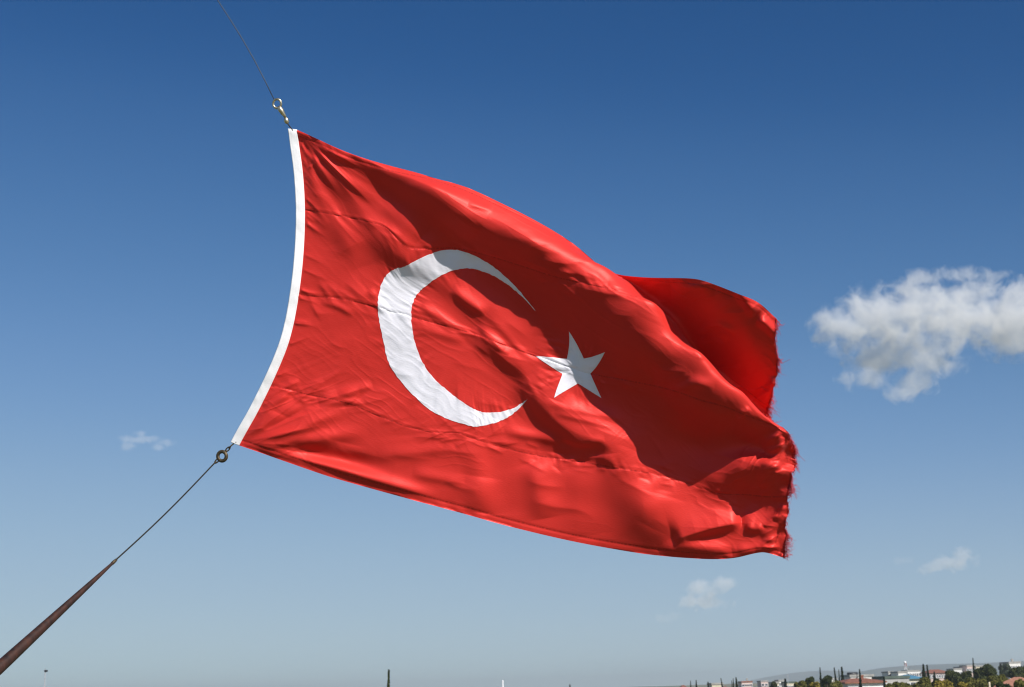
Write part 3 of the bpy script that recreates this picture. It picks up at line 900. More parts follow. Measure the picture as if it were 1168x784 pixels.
# --- the pocket along the bottom edge
C([(768,616),(790,609),(815,602),(846,596)], [6,11,12,9], 18, 6, .15, .15, 1.6)
C([(846,596),(862,599),(874,607),(880,618)], [6,4,3,2], 12, 9)
C([(752,632),(778,624),(806,626),(840,630)], [4,6,6,4], 9, 8)
C([(850,602),(862,604),(870,600)], 3, 5, 4)
C([(884,594),(890,586),(893,576)], 3, 5, 4)
C([(835,630),(860,626),(884,620)], 4, 7, 5)
# --- the flap
CF([(765,332),(790,330),(815,330)], 7, 14, 10)
CF([(838,330),(850,343),(862,360)], 8, 8, 5)
CF([(796,378),(818,372),(838,382)], 4.5, 6, 4)
CF([(796,392),(815,384),(830,390)], 4, 5, 4)
CF([(864,364),(876,372),(886,382)], 7, 6, 5)
CF([(868,458),(878,446),(884,430)], 8, 8, 6)

# --- small tension creases that start at the stitched seams, and stray ones between them
rc = random.Random(12)
def at(u, v):
    i = int(min(max(u / 1.5, 0), 1) * (NU - 1)); j = int(min(max(v, 0), 1) * (NV - 1))
    return GX[i, j], GY[i, j]
def small(u, v, ang, length, amp, ws, wl, bend=0.0, flap=False):
    x, y = at(u, v)
    a = math.radians(ang)
    dx, dy = math.cos(a), math.sin(a)
    pts = [(x + dx * length * (s - .25) - dy * bend * s * s, y + dy * length * (s - .25) + dx * bend * s * s) for s in (0, .33, .66, 1)]
    (CF if flap else C)(pts, amp, ws, wl, .4, .6, 1.25)
for k_ in range(30):                                   # long thin ripples fanning from the two hoist corners
    upper = k_ < 19
    x0, y0 = (343, 152) if upper else (276, 505)
    a = rc.uniform(31, 76) if upper else rc.uniform(-40, 16)
    r0_, r1_ = (rc.uniform(6, 40), rc.uniform(60, 150)) if upper else (rc.uniform(8, 40), rc.uniform(60, 170))
    if upper and a > 62: r1_ *= .6
    bend = rc.uniform(.02, .10) * (1 if upper else -.4)
    pts = []
    for s in (0, .25, .5, .75, 1):
        r = r0_ + (r1_ - r0_) * s
        aa = math.radians(a) - bend * s
        pts.append((x0 + r * math.cos(aa), y0 + r * math.sin(aa)))
    C(pts, [.5, .9, 1.1, .9, .4], [2.2, 3.2, 4.5, 6, 8], [1.5, 1.9, 2.6, 3.4, 4.5], .2, .6, 1.4)
for cv in (.755, .5, .2):
    for k_ in range(62):
        u = rc.uniform(.02, 1.42) if k_ > 14 else rc.uniform(.02, .35)
        side = rc.choice((-1, 1))
        if u < .5 and cv > .4 and rc.random() < .55: continue
        v = cv + side * rc.uniform(.004, .03)
        if u < .6:
            ang = rc.gauss(46, 9) if cv > .4 else rc.gauss(-8 if side < 0 else -24, 9)
            if cv > .4 and u > .3: ang = rc.gauss(34, 8)
        else:
            ang = rc.gauss(14, 12)
        ln = rc.uniform(14, 46)
        small(u, v, ang, ln, (rc.uniform(.3, .75) if u < .45 else rc.uniform(.4, 1.1)) * (1 if rc.random() < .75 else -1), rc.uniform(3.5, 7), rc.uniform(1.6, 2.6), rc.uniform(-3, 3))
for k_ in range(70):
    u = rc.uniform(.03, 1.45); v = rc.uniform(.04, .96)
    if v > .5 and u < .55: continue
    ang = rc.gauss(40 if v > .55 and u < .7 else 12, 14)
    small(u, v, ang, rc.uniform(18, 60), rc.uniform(.4, 1.1) * rc.choice((1, 1, -1)), rc.uniform(4, 9), rc.uniform(2.5, 5), rc.uniform(-5, 5))
for k_ in range(26):                                   # fine pulls along the hoist heading
    v = rc.uniform(.04, .96)
    ang = 66 - 100 * (1 - v) if v > .35 else rc.gauss(-32, 5)
    x, y = at(.012, v)
    a = math.radians(ang); ln = rc.uniform(14, 40)
    C([(x + math.cos(a) * ln * s, y + math.sin(a) * ln * s + rc.uniform(-.5, .5)) for s in (0, .5, 1)], [rc.uniform(.5, 1.0), .6, .1], [2.2, 3.5, 5], [1.5, 2.2, 3], 0, .6, 1.4)
for k_ in range(30):                                   # gathers of the fly hem
    v = rc.uniform(.02, .5)
    small(1.47, v, rc.gauss(148, 12), rc.uniform(12, 30), rc.uniform(.8, 2.0), rc.uniform(2.5, 4.5), rc.uniform(1.8, 3), rc.uniform(-3, 3))
for k_ in range(26):
    u = rc.uniform(.95, 1.45); v = rc.uniform(.8, .97)
    small(u, v, rc.gauss(-25, 18), rc.uniform(14, 36), rc.uniform(.5, 1.3), rc.uniform(3, 6), rc.uniform(2, 4), rc.uniform(-4, 4), True)
GH = H

# puckers along the three stitched seams and along hoist, hems and fly edge
S = 400.0
def pucker(center_v, amp, spread, freq, shear, seed):
    dv = (VV - center_v)
    wob = vnoise(UU * 7, UU * 0 + seed, seed) 
    q = UU * freq + dv * shear * freq + 1.3 * vnoise(UU * 5, dv * 9 + 5, seed + 1)
    a = vnoise(q, np.sign(dv) * 3 + dv * 6 + 20, seed + 2)
    env = np.exp(-np.abs(dv) / (spread * (0.7 + 0.5 * wob)))
    mod = np.clip(0.55 + 0.9 * vnoise(UU * 4.5, UU * 0 + 3.3, seed + 3), 0.08, 1.4)
    return amp * a * env * mod
KEEP = 1 - 0.6 * FLAP
for cv, sd in ((.755, 11), (.5, 21), (.2, 31)):
    GH += KEEP * pucker(cv, 1.05, .035, 34, 1.1 if cv > .4 else -1.2, sd)
    GH += KEEP * pucker(cv, 0.4, .016, 75, 0.6, sd + 50)
    GH += -0.2 * np.exp(-((VV - cv) / .0035) ** 2)                 # the stitched valley itself
    GH += 0.15 * np.exp(-((VV - cv - .009) / .004) ** 2)            # felled edge
for cv, sd in ((0.0, 41), (1.0, 47)):
    GH += 0.5 * pucker(cv, 1.6, .03, 40, 0.8, sd)
    e = abs(cv - .016)
    GH += -0.5 * np.exp(-((VV - e) / .004) ** 2)
# fly edge: hem gathers
df = 1.5 - UU
GH += 3.2 * np.exp(-df / .05) * vnoise(VV * 24 + 2, df * 7 + 3, 61) + 1.5 * np.exp(-df / .022) * vnoise(VV * 60, df * 12, 62)
GX += 1.8 * np.exp(-df / .02) * vnoise(VV * 26, VV * 0 + 9, 63) + 1.0 * np.exp(-df / .008) * vnoise(VV * 90, VV * 0 + 5, 64)
# soft wind ripple everywhere
GH += 0.7 * vnoise(UU * 4 + VV * 3, VV * 9 - UU * 7, 71) + 0.22 * vnoise(UU * 8 + VV * 6, VV * 26 - UU * 18, 72)

# crisp hairline wrinkles: ridged noise drawn out along the pull of the cloth, in patches
def ridged(ang, along, across, seed):
    a = math.radians(ang)
    s_ = (GX * math.cos(a) + GY * math.sin(a)) / along; t_ = (-GX * math.sin(a) + GY * math.cos(a)) / across
    n1 = vnoise(s_ + 40, t_ + 60 + .6 * vnoise(s_ * 2, t_ * .3, seed + 5), seed)
    patch_ = np.clip(vnoise(GX / 75 + 9, GY / 55 + 4, seed + 9) * 1.5 + .45, 0, 1.2)
    return (np.clip(1 - np.abs(n1) * 2.2, 0, 1) ** 1.6) * patch_
def bump_at(x, y, rx, ry): return np.exp(-((GX - x) / rx) ** 2 - ((GY - y) / ry) ** 2)
w1 = bump_at(400, 240, 120, 100); w2 = bump_at(640, 330, 190, 110); w3 = bump_at(660, 560, 260, 70); w4 = bump_at(340, 480, 90, 60); w5 = bump_at(880, 540, 50, 70)
fine = 0.5 * w1 * ridged(50, 60, 8, 201) + 0.7 * w2 * ridged(33, 70, 10, 202) + 0.65 * w3 * ridged(9, 50, 10, 203) + 0.8 * w4 * ridged(-22, 60, 7, 204) + 1.1 * w5 * ridged(-38, 40, 7, 205)
fine += 0.35 * ridged(38, 45, 7, 206) * (1 - np.clip(w1 + w3, 0, 1))
GH += .75 * (fine - .2) * np.clip(1 - .4 * FLAP, 0, 1)
GH += FLAP * (.9 * ridged(-18, 50, 9, 207) + .6 * ridged(30, 40, 8, 208))
# the cloth draws up along the rims of the sewn emblems
for (cu_, cv_, rr_) in ((.5, .5, .25), (.5625, .5, .2)):
    rad_ = np.hypot(UU - cu_, VV - cv_); an_ = np.arctan2(VV - cv_, UU - cu_)
    GH += .75 * vnoise(an_ * 17 + 60, rad_ * 22 + 3, 221) * np.exp(-np.abs(rad_ - rr_) / .022)
rad_ = np.hypot(UU - .8208, VV - .5); an_ = np.arctan2(VV - .5, UU - .8208)
GH += .6 * vnoise(an_ * 7 + 50, rad_ * 25, 223) * np.exp(-np.abs(rad_ - .09) / .05)

UNIT = FLAG_D / FPX
DEP = FLAG_D - GH * UNIT
k = DEP / FPX
camv = np.array(CAM); f0 = np.array(F0); cx = np.array(CX); cy = np.array(CY)
GP = camv + f0 * DEP[..., None] + cx * ((GX - W0 / 2) * k)[..., None] - cy * ((GY - H0 / 2) * k)[..., None]
du = np.gradient(GP, axis=0); dv_ = np.gradient(GP, axis=1)
GN = np.cross(du, dv_); GN /= np.linalg.norm(GN, axis=2, keepdims=True)

def samp(u, v, off=0.0):
    """a point on the cloth (and lifted off it along its normal)"""
    u = np.asarray(u, float); v = np.asarray(v, float)
    a = np.clip(u / 1.5 * (NU - 1), 0, NU - 1.001); b = np.clip(v * (NV - 1), 0, NV - 1.001)
    i = a.astype(int); j = b.astype(int); fa = (a - i)[..., None]; fb = (b - j)[..., None]
    def bl(G): return (G[i, j] * (1 - fa) + G[i + 1, j] * fa) * (1 - fb) + (G[i, j + 1] * (1 - fa) + G[i + 1, j + 1] * fa) * fb
    n = bl(GN); n /= np.linalg.norm(n, axis=-1, keepdims=True)
    return bl(GP) + n * np.asarray(off)[..., None] if np.ndim(off) else bl(GP) + n * off

def cloth_mat(name, rgb, trans, tmix, rough, sheen, stitched=False, satin=0.0):
    m, n, l, p, out = new_mat(name)
    p.inputs['Roughness'].default_value = rough
    p.inputs['Metallic'].default_value = satin
    p.inputs['Specular IOR Level'].default_value = 0.25
    p.inputs['Sheen Weight'].default_value = sheen
    p.inputs['Sheen Roughness'].default_value = 0.4
    uv = n.new('ShaderNodeUVMap'); uv.uv_map = 'UVMap'
    nz = n.new('ShaderNodeTexNoise'); nz.inputs['Scale'].default_value = 6; nz.inputs['Detail'].default_value = 5
    l.new(uv.outputs[0], nz.inputs['Vector'])
    mr = n.new('ShaderNodeMapRange')
    mr.inputs['From Min'].default_value = 0.3; mr.inputs['From Max'].default_value = 0.7
    mr.inputs['To Min'].default_value = 0.95; mr.inputs['To Max'].default_value = 1.04
    l.new(nz.outputs['Fac'], mr.inputs['Value'])
    fac = mr.outputs[0]
    if stitched:
        # needle holes and thread of the seams: short dark dashes on the seam lines
        sx = n.new('ShaderNodeSeparateXYZ'); l.new(uv.outputs[0], sx.inputs[0])
        tot = None
        for cv in (.755, .5, .2, .018, .982):
            d = n.new('ShaderNodeMath'); d.operation = 'SUBTRACT'; d.inputs[1].default_value = cv
            l.new(sx.outputs['Y'], d.inputs[0])
            ab = n.new('ShaderNodeMath'); ab.operation = 'ABSOLUTE'; l.new(d.outputs[0], ab.inputs[0])
            lt = n.new('ShaderNodeMapRange'); lt.inputs['From Min'].default_value = .0012; lt.inputs['From Max'].default_value = .0028
            lt.inputs['To Min'].default_value = 1; lt.inputs['To Max'].default_value = 0
            l.new(ab.outputs[0], lt.inputs['Value'])
            if tot is None: tot = lt.outputs[0]
            else:
                ad = n.new('ShaderNodeMath'); ad.operation = 'MAXIMUM'
                l.new(tot, ad.inputs[0]); l.new(lt.outputs[0], ad.inputs[1]); tot = ad.outputs[0]
        ws = n.new('ShaderNodeTexNoise'); ws.noise_dimensions = '1D'; ws.inputs['Scale'].default_value = 160
        l.new(sx.outputs['X'], ws.inputs['W'])
        st = n.new('ShaderNodeMapRange'); st.inputs['From Min'].default_value = .35; st.inputs['From Max'].default_value = .6
        st.inputs['To Min'].default_value = 0.0; st.inputs['To Max'].default_value = 0.3
        l.new(ws.outputs['Fac'], st.inputs['Value'])
        mu = n.new('ShaderNodeMath'); mu.operation = 'MULTIPLY'; l.new(tot, mu.inputs[0]); l.new(st.outputs[0], mu.inputs[1])
        iv = n.new('ShaderNodeMath'); iv.operation = 'SUBTRACT'; iv.inputs[0].default_value = 1; l.new(mu.outputs[0], iv.inputs[1])
        mm = n.new('ShaderNodeMath'); mm.operation = 'MULTIPLY'; l.new(fac, mm.inputs[0]); l.new(iv.outputs[0], mm.inputs[1])
        fac = mm.outputs[0]
    sc1 = n.new('ShaderNodeVectorMath'); sc1.operation = 'SCALE'; sc1.inputs[0].default_value = rgb
    l.new(fac, sc1.inputs['Scale']); l.new(sc1.outputs[0], p.inputs['Base Color'])
    # woven ripstop micro relief
    wv = n.new('ShaderNodeTexNoise'); wv.inputs['Scale'].default_value = 240; wv.inputs['Detail'].default_value = 3
    mp = n.new('ShaderNodeMapping'); mp.inputs['Scale'].default_value = (.35, 1.6, 1)
    l.new(uv.outputs[0], mp.inputs['Vector']); l.new(mp.outputs[0], wv.inputs['Vector'])
    bp = n.new('ShaderNodeBump'); bp.inputs['Strength'].default_value = 0.3; bp.inputs['Distance'].default_value = 0.0022
    l.new(wv.outputs['Fac'], bp.inputs['Height']); l.new(bp.outputs[0], p.inputs['Normal'])
    tr = n.new('ShaderNodeBsdfTranslucent'); tr.inputs['Color'].default_value = (*trans, 1)
    mix = n.new('ShaderNodeMixShader'); mix.inputs[0].default_value = tmix
    l.new(p.outputs[0], mix.inputs[1]); l.new(tr.outputs[0], mix.inputs[2]); l.new(mix.outputs[0], out.inputs['Surface'])
    return m

RED = cloth_mat('red_flag_cloth', (0.72, 0.036, 0.028), (0.75, 0.012, 0.010), 0.04, 0.47, 0.1, stitched=True, satin=0.25)
WHITE = cloth_mat('white_flag_cloth', (0.93, 0.91, 0.99), (0.9, 0.78, 0.95), 0.13, 0.5, 0.12)
HOIST = cloth_mat('white_canvas_heading', (0.88, 0.885, 0.92), (0.6, 0.58, 0.58), 0.05, 0.75, 0.0)

flag = empty('flag', tuple(samp(0.0, 0.0)), 'large red flag with a white crescent and star, billowing in the wind', 'flag')
uvs = np.stack([UU.ravel(), VV.ravel()], 1)
# the red cloth is cut away behind the sewn-in emblems, leaving a seam allowance
cf = grid_faces(NU, NV)
fu = UU.ravel()[cf].mean(1); fv_ = VV.ravel()[cf].mean(1)
in_cres = (np.hypot(fu - .5, fv_ - .5) < .2445) & (np.hypot(fu - .5625, fv_ - .5) > .2055)
def star_depth(u, v):
    """distance inside the star's outline, negative outside"""
    R_ = .125; r_ = R_ * math.sin(math.radians(18)) / math.sin(math.radians(126))
    a_ = np.mod(np.arctan2(v - .5, u - .8208) - math.pi + math.pi / 5, 2 * math.pi / 5) - math.pi / 5
    d_ = np.hypot(u - .8208, v - .5)
    x_, y_ = d_ * np.cos(a_), d_ * np.abs(np.sin(a_))
    ex, ey = r_ * math.cos(math.pi / 5) - R_, r_ * math.sin(math.pi / 5)
    return -(ex * y_ - ey * (x_ - R_)) / math.hypot(ex, ey) * -1
sd_ = star_depth(fu, fv_)
if star_depth(np.array([.8208]), np.array([.5]))[0] < 0: sd_ = -sd_
cf = cf[~(in_cres | (sd_ > .0055))]
link_mesh('cloth', GP.reshape(-1, 3), cf, RED, flag, uvs=uvs)

OFF = 0.0014
def patch(name, u, v, mat, off=OFF):
    """a sewn-in patch following the cloth: u, v are 2-D arrays"""
    n, m = u.shape
    return link_mesh(name, samp(u, v, off).reshape(-1, 3), grid_faces(n, m)[:, ::-1], mat, flag, uvs=np.stack([u.ravel(), v.ravel()], 1))

# crescent: between the outer circle (r 1/4) and the inner circle (r 1/5)
tipx, tipy = .7113, .1336
a_out = math.atan2(tipy, tipx - .5); a_in = math.atan2(tipy, tipx - .5625)
t = np.linspace(0, 1, 700); s = np.linspace(0, 1, 44)
ao = a_out + (2 * math.pi - 2 * a_out) * t; ai = a_in + (2 * math.pi - 2 * a_in) * t
ou = .5 + .25 * np.cos(ao); ov = .5 + .25 * np.sin(ao); iu = .5625 + .2 * np.cos(ai); iv_ = .5 + .2 * np.sin(ai)
jit = 0.0011 * vnoise(t * 160, t * 0, 81); ou += jit * np.cos(ao); ov += jit * np.sin(ao)
jit = 0.0011 * vnoise(t * 140, t * 0 + 4, 82); iu += jit * np.cos(ai); iv_ += jit * np.sin(ai)
patch('crescent', ou[:, None] * (1 - s) + iu[:, None] * s, ov[:, None] * (1 - s) + iv_[:, None] * s, WHITE)

# star: five kites from the centre
def star_mesh():
    cu, cv, R = .8208, .5, .125
    r = R * math.sin(math.radians(18)) / math.sin(math.radians(126))
    pts = []
    for kk in range(10):
        an = math.pi - kk * math.pi / 5
        rr = R if kk % 2 == 0 else r
        pts.append((cu + rr * math.cos(an), cv + rr * math.sin(an)))
    n = 40
    q = np.linspace(0, 1, n)
    AA, BB = np.meshgrid(q, q, indexing='ij')
    V, Fc, UVs = [], [], []
    tot = 0
    for kk in range(0, 10, 2):
        c0 = np.array((cu, cv)); e0 = np.array(pts[kk - 1]); tp = np.array(pts[kk]); e1 = np.array(pts[(kk + 1) % 10])
        uv = (c0 * ((1 - AA) * (1 - BB))[..., None] + e0 * (AA * (1 - BB))[..., None] + tp * (AA * BB)[..., None] + e1 * ((1 - AA) * BB)[..., None])
        for sgn in (1,):
            p = samp(uv[..., 0], uv[..., 1], OFF * sgn).reshape(-1, 3)
            f = grid_faces(n, n)
            Fc.append((f[:, ::-1] if sgn > 0 else f) + tot)
            V.append(p); UVs.append(uv.reshape(-1, 2)); tot += n * n
    return np.vstack(V), np.vstack(Fc), np.vstack(UVs)
sv, sf, suv = star_mesh()
star = link_mesh('star', sv, sf, WHITE, flag, uvs=suv)
bm = bmesh.new(); bm.from_mesh(star.data); bmesh.ops.remove_doubles(bm, verts=bm.verts, dist=1e-5); bm.to_mesh(star.data); bm.free()

# white canvas heading along the hoist
vv = np.linspace(0, 1, 500)
wid = np.linspace(-.024, .002, 12)
Ub, Vb = np.meshgrid(wid, vv, indexing='ij')
def smooth_rows(a, k=41):
    ker = np.hanning(k + 2)[1:-1]; ker /= ker.sum()
    h = k // 2
    ap = np.concatenate([2 * a[:1] - a[h:0:-1], a, 2 * a[-1:] - a[-2:-h - 2:-1]])
    return np.stack([np.convolve(ap[:, c], ker, 'valid') for c in range(a.shape[1])], 1)
def heading():
    base = samp(np.zeros_like(vv), vv); tow = samp(np.full_like(vv, .06), vv)
    base = smooth_rows(base, 25)
    ax = smooth_rows(tow, 121) - smooth_rows(base, 121); ax /= np.linalg.norm(ax, axis=1, keepdims=True)
    tn = np.gradient(base, axis=0); tn /= np.linalg.norm(tn, axis=1, keepdims=True)
    ax = ax - tn * (ax * tn).sum(1, keepdims=True) * .6; ax /= np.linalg.norm(ax, axis=1, keepdims=True)
    ax = ax - np.array(CZ) * .4; ax /= np.linalg.norm(ax, axis=1, keepdims=True)
    nr = np.cross(ax, tn); nr /= np.linalg.norm(nr, axis=1, keepdims=True)
    return base, ax, nr
hb, hax, hn = heading()
def heading_mesh():
    V, Fc = [], []
    G = UNIT * 400
    rows = []
    n = len(wid)
    for sgn in (1, -1):
        for w in wid:
            ripple = 0.0007 * vnoise(vv * 55 + w * 60, vv * 0 + 7 + w * 40, 91) + 0.0010 * vnoise(vv * 13, vv * 0 + w * 25, 92)
            edge = 0.0045 if abs(w - wid[0]) > 1e-6 and abs(w - wid[-1]) > 1e-6 else 0.003
            wob = 0.0
            stitch = -0.0012 if (abs(w - wid[2]) < 1e-6 or abs(w - wid[-3]) < 1e-6) else 0
            p = hb + hax * (w * G) + hn * (sgn * (edge + stitch) + ripple)[:, None]
            rows.append(p)
    rows = np.array(rows)
    m = len(vv)
    f = grid_faces(n, m)
    N = n * m
    ids = np.arange(N).reshape(n, m)
    loop = np.concatenate([ids[:-1, 0], ids[-1, :-1], ids[:0:-1, -1], ids[0, :0:-1]])
    nx = np.roll(loop, -1)
    rim = np.stack([loop, nx, nx + N, loop + N], 1)
    uv = np.stack([Ub.ravel(), Vb.ravel()], 1)
    return rows.reshape(-1, 3), np.vstack([f, f[:, ::-1] + N, rim[:, ::-1]]), np.vstack([uv, uv])
hv, hf, huv = heading_mesh()
link_mesh('heading', hv, hf, HOIST, flag, uvs=huv)

# frayed threads of the fly edge
def fringe():
    rs = random.Random(5)
    parts = []
    n = 2200
    for i in range(n):
        v = rs.random()
        dens = float(vnoise(np.array(v * 17.0), np.array(1.0), 95))
        if dens < -0.25 and rs.random() < .7: continue
        p0 = Vector(samp(1.4985, v)); p1 = Vector(samp(1.47, v))
        out = (p0 - p1).normalized()
        tv = (Vector(samp(1.4985, min(v + .01, 1))) - Vector(samp(1.4985, max(v - .01, 0)))).normalized()
        L = rs.uniform(1.5, 6.5) * UNIT * (1.9 if rs.random() < .05 else 1) * (0.8 + .7 * max(dens, -.3))
        lay = float(vnoise(np.array(v * 22.0), np.array(8.0), 96))
        d = (out * rs.uniform(.3, 1) + tv * (lay * .9 + rs.uniform(-.6, .4)) + Vector((rs.uniform(-.3, .3), rs.uniform(-.5, .5), rs.uniform(-.6, .15)))).normalized()
        b = Vector((rs.uniform(-1, 1), rs.uniform(-1, 1), rs.uniform(-1.4, .5))) * L * .8
        c2 = Vector((rs.uniform(-1, 1), rs.uniform(-1, 1), rs.uniform(-1, 1))) * L * .35
        pts = [p0 - out * .006, p0 + d * L * .3 + b * .08 + c2 * .3, p0 + d * L * .6 + b * .3 + c2, p0 + d * L * .8 + b * .65 + c2 * .4, p0 + d * L * .85 + b]
        r = rs.uniform(.0005, .0010)
        parts.append(tube(pts, [r, r, r, r * .9, r * .7], 4))
    return merge(parts)
THREAD = plain('red_thread', (0.5, 0.02, 0.025), 0.8, noise=.3, scale=40)
fv, ff = fringe()
fr = link_mesh('fringe', fv, ff, THREAD, flag)
tag(fr, kind='stuff')

# ================================================================== RIGGING
BRASS = plain('weathered_brass', (.62, .55, .40), .35, metal=.9, noise=.25, scale=60, bump=.15)
IRON = plain('dark_bronze_iron', (.10, .075, .045), .55, metal=.7, noise=.5, scale=70, bump=.4)
WIRE = plain('grey_wire', (.06, .06, .06), .6, metal=.2, noise=.2, scale=50)
ROPE = plain('dark_tarred_rope', (.022, .019, .016), .9, noise=.4, scale=120, bump=.6)
def P3(x, y, d=0.0): return pix(x, y, FLAG_D - d * UNIT)
PX = UNIT

def torus(c, ax, ay, R, r, rx=1.0, seg=28, rs=10):
    pts = [Vector(c) + (Vector(ax) * math.cos(2 * math.pi * i / seg) * rx + Vector(ay) * math.sin(2 * math.pi * i / seg)) * R for i in range(seg)]
    V, Fc = [], []
    nrm = Vector(ax).cross(Vector(ay)).normalized()
    for i in range(seg):
        o = (pts[i] - Vector(c)).normalized()
        for k_ in range(rs):
            an = 2 * math.pi * k_ / rs
            V.append(pts[i] + (o * math.cos(an) + nrm * math.sin(an)) * r)
    for i in range(seg):
        for k_ in range(rs):
            i2, k2 = (i + 1) % seg, (k_ + 1) % rs
            Fc.append((i * rs + k_, i2 * rs + k_, i2 * rs + k2, i * rs + k2))
    return V, Fc

# upper snap hook
hook = empty('snap_hook', tuple(P3(316, 119)), 'brass snap hook with a round eye joining the wire to the top of the flag', 'snap hook')
ayd = (CY * .8 + CZ * .35 + CX * .05).normalized()
V, Fc = torus(P3(316.1, 118.4), CX * .93 + CZ * .2, CY + CZ * .1, 5.0 * PX, 1.35 * PX)
link_mesh('eye', V, Fc, BRASS, hook)
V, Fc = tube([P3(317.7, 121.6, 1), P3(318.8, 123.4, 1.4), P3(320.6, 126, 1.5), P3(322.6, 129.3, 1.2), P3(324.6, 132, .6), P3(325.6, 134.2, .3)],
             [1.4 * PX, 2.9 * PX, 3.1 * PX, 2.6 * PX, 1.7 * PX, 1.5 * PX], 12)
link_mesh('body', V, Fc, BRASS, hook)
V, Fc = tube([P3(319.6, 128.2, 2.6), P3(321.8, 130.6, 2.4), P3(324, 133.2, 1.4)], [.7 * PX, .8 * PX, .6 * PX], 8)
link_mesh('spring_gate', V, Fc, BRASS, hook)
V, Fc = tube([P3(325.4, 133.8), P3(325.9, 135.3), P3(326.6, 137.6), P3(327.4, 139.8), P3(328.0, 141.2)], [1.2 * PX, 2.3 * PX, 2.9 * PX, 2.6 * PX, 1.2 * PX], 14)
link_mesh('swivel', V, Fc, BRASS, hook)
lash = link_mesh('lashing', *tube([P3(327.6, 140.5), P3(329.4, 143), P3(331.4, 145.6), P3(334, 149, 1)], .65 * PX, 8), ROPE, hook)

wirepts = []
for i in range(26):
    s = i / 25.0
    # past the frame's edge the wire climbs on to its mast
    x = 312.6 - 64.6 * s * 5; y = 113.6 - 113.6 * s * 5
    x += 3.2 * math.sin(min(s * 5, 1) * math.pi)
    wirepts.append(P3(x, y, -60 * s))
w = link_mesh('halyard_wire', *tube(wirepts, .48 * PX, 8), WIRE)
tag(w, 'thin grey wire running up from the snap hook out of the picture', 'wire')

# lower ring
ring = empty('iron_ring', tuple(P3(253.3, 520.6)), 'dark iron ring with small links tying the rope to the bottom of the flag', 'ring')
V, Fc = torus(P3(253.3, 520.6), CX * .94 + CZ * .25, CY * .98 - CZ * .1, 5.4 * PX, 2.05 * PX, seg=32)
link_mesh('ring', V, Fc, IRON, ring)
d1 = (P3(264.5, 507.5) - P3(257.5, 514.5)).normalized()
sd = d1.cross(CZ).normalized()
for (x, y, a_, b_, fl) in ((259.8, 512.6, 3.0, 1.35, 0), (263.2, 509.1, 2.6, 1.25, 1), (247.6, 525.8, 2.9, 1.45, 0), (244.0, 529.2, 2.6, 1.35, 1)):
    V, Fc = torus(P3(x, y), d1, sd if fl == 0 else CZ, a_ * PX * .55 * 1.6, b_ * PX, rx=1.15, seg=18, rs=8)
    c0 = P3(x, y)
    V = [c0 + d1 * (v - c0).dot(d1) + (v - c0 - d1 * (v - c0).dot(d1)) * .55 for v in V]
    link_mesh('link', V, Fc, IRON, ring)
link_mesh('lashing', *tube([P3(264, 508.2), P3(266.5, 506.2), P3(269.5, 504.2, 1)], .8 * PX, 8), ROPE, ring)

# rope from the ring to the spar
TIPD = 7.6
r0 = P3(242.6, 530.6); r1 = pix(132.5, 638.5, TIPD)
rp = []
for i in range(40):
    s = i / 39
    p = r0.lerp(r1, s)
    p = p + Vector((0, 0, -1)) * (.012 * math.sin(math.pi * s))
    rp.append(p)
def laid_rope(pts, rad, strands=3, turns=60, seg=6):
    parts = []
    a = (pts[-1] - pts[0]).normalized(); u_ = a.orthogonal().normalized(); v_ = a.cross(u_)
    N = 420
    for s_ in range(strands):
        q = []
        for i in range(N):
            f = i / (N - 1) * (len(pts) - 1); j = min(int(f), len(pts) - 2)
            c = pts[j].lerp(pts[j + 1], f - j)
            an = 2 * math.pi * (turns * i / (N - 1) + s_ / strands)
            q.append(c + (u_ * math.cos(an) + v_ * math.sin(an)) * rad * .5)
        parts.append(tube(q, rad * .56, seg))
    return merge(parts)
rope = link_mesh('rope', *laid_rope(rp, .85 * PX), ROPE)
tag(rope, 'thin dark rope from the iron ring down to the tip of the brown spar', 'rope')

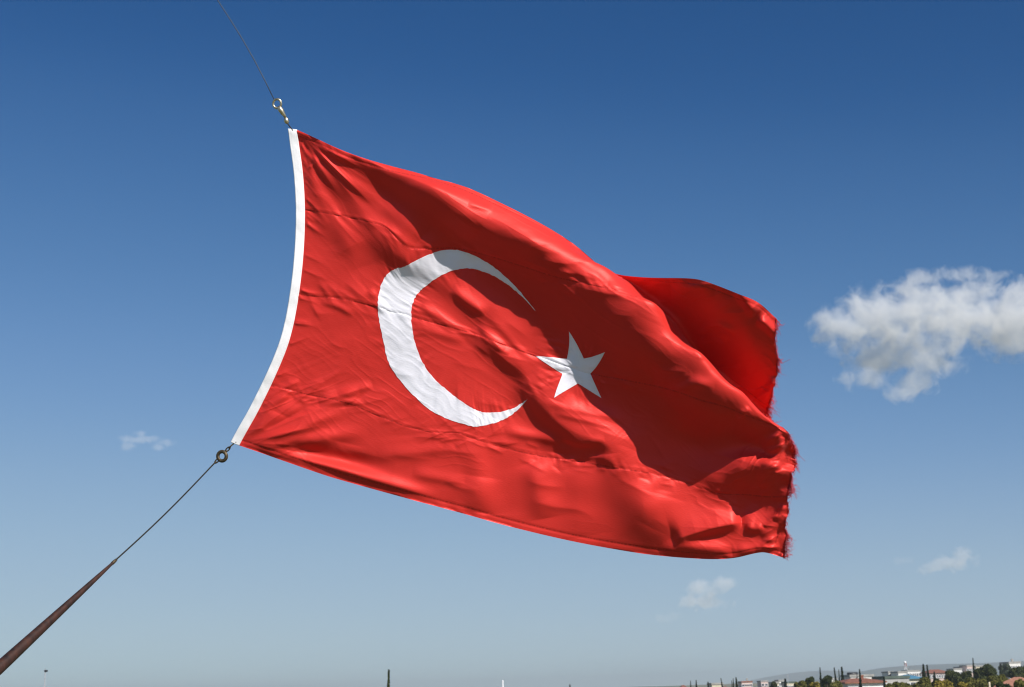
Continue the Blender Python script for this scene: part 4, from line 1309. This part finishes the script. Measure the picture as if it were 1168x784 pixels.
# the tapering spar, planted in the terrace out of the picture
def spar_mat():
    m, n, l, p, out = new_mat('brown_varnished_timber')
    tc = n.new('ShaderNodeTexCoord')
    mp = n.new('ShaderNodeMapping'); mp.inputs['Scale'].default_value = (40, 40, 3)
    nz = n.new('ShaderNodeTexNoise'); nz.inputs['Scale'].default_value = 1.0; nz.inputs['Detail'].default_value = 8
    l.new(tc.outputs['Object'], mp.inputs['Vector']); l.new(mp.outputs[0], nz.inputs['Vector'])
    r = n.new('ShaderNodeValToRGB')
    r.color_ramp.elements[0].position = .3; r.color_ramp.elements[0].color = (.012, .0055, .004, 1)
    r.color_ramp.elements[1].position = .72; r.color_ramp.elements[1].color = (.06, .02, .010, 1)
    l.new(nz.outputs['Fac'], r.inputs[0]); l.new(r.outputs[0], p.inputs['Base Color'])
    p.inputs['Roughness'].default_value = .6
    b = n.new('ShaderNodeBump'); b.inputs['Strength'].default_value = .25; b.inputs['Distance'].default_value = .004
    l.new(nz.outputs['Fac'], b.inputs['Height']); l.new(b.outputs[0], p.inputs['Normal'])
    return m
tip = pix(132, 639.2, TIPD)
mid = pix(0, 760.8, 6.75)
dr = (mid - tip).normalized()
L1 = (mid - tip).length
k2 = (tip.z - 6.30) / -dr.z
base = tip + dr * k2
spar = empty('spar', tuple(base), 'dark brown tapering wooden spar rising from the lower left corner', 'pole')
axis = -dr
pts, rads = [], []
for i in range(30):
    s = i / 29
    dd = (s ** 1.5) * k2
    pts.append((tip + dr * dd) - base)
    rads.append((1.2 + min(dd / L1, 1.0) ** .8 * 5.3 + max(dd / L1 - 1, 0) * 1.6) * PX * .95)
V, Fc = tube(pts, rads, 8)
shaft = child('shaft', (V, Fc), spar_mat(), spar, True)
a_ = axis.orthogonal().normalized()
V, Fc = tube([(tip - base) - axis * .03, (tip - base) + axis * .004, (tip - base) + axis * .006], [2.0 * PX, 1.6 * PX, .8 * PX], 12)
child('ferrule', (V, Fc), IRON, spar, True)
V, Fc = torus(tip - base + axis * 1.6 * PX, axis, CZ, 1.5 * PX, .55 * PX, seg=16, rs=7)
child('tip_eye', (V, Fc), IRON, spar, True)
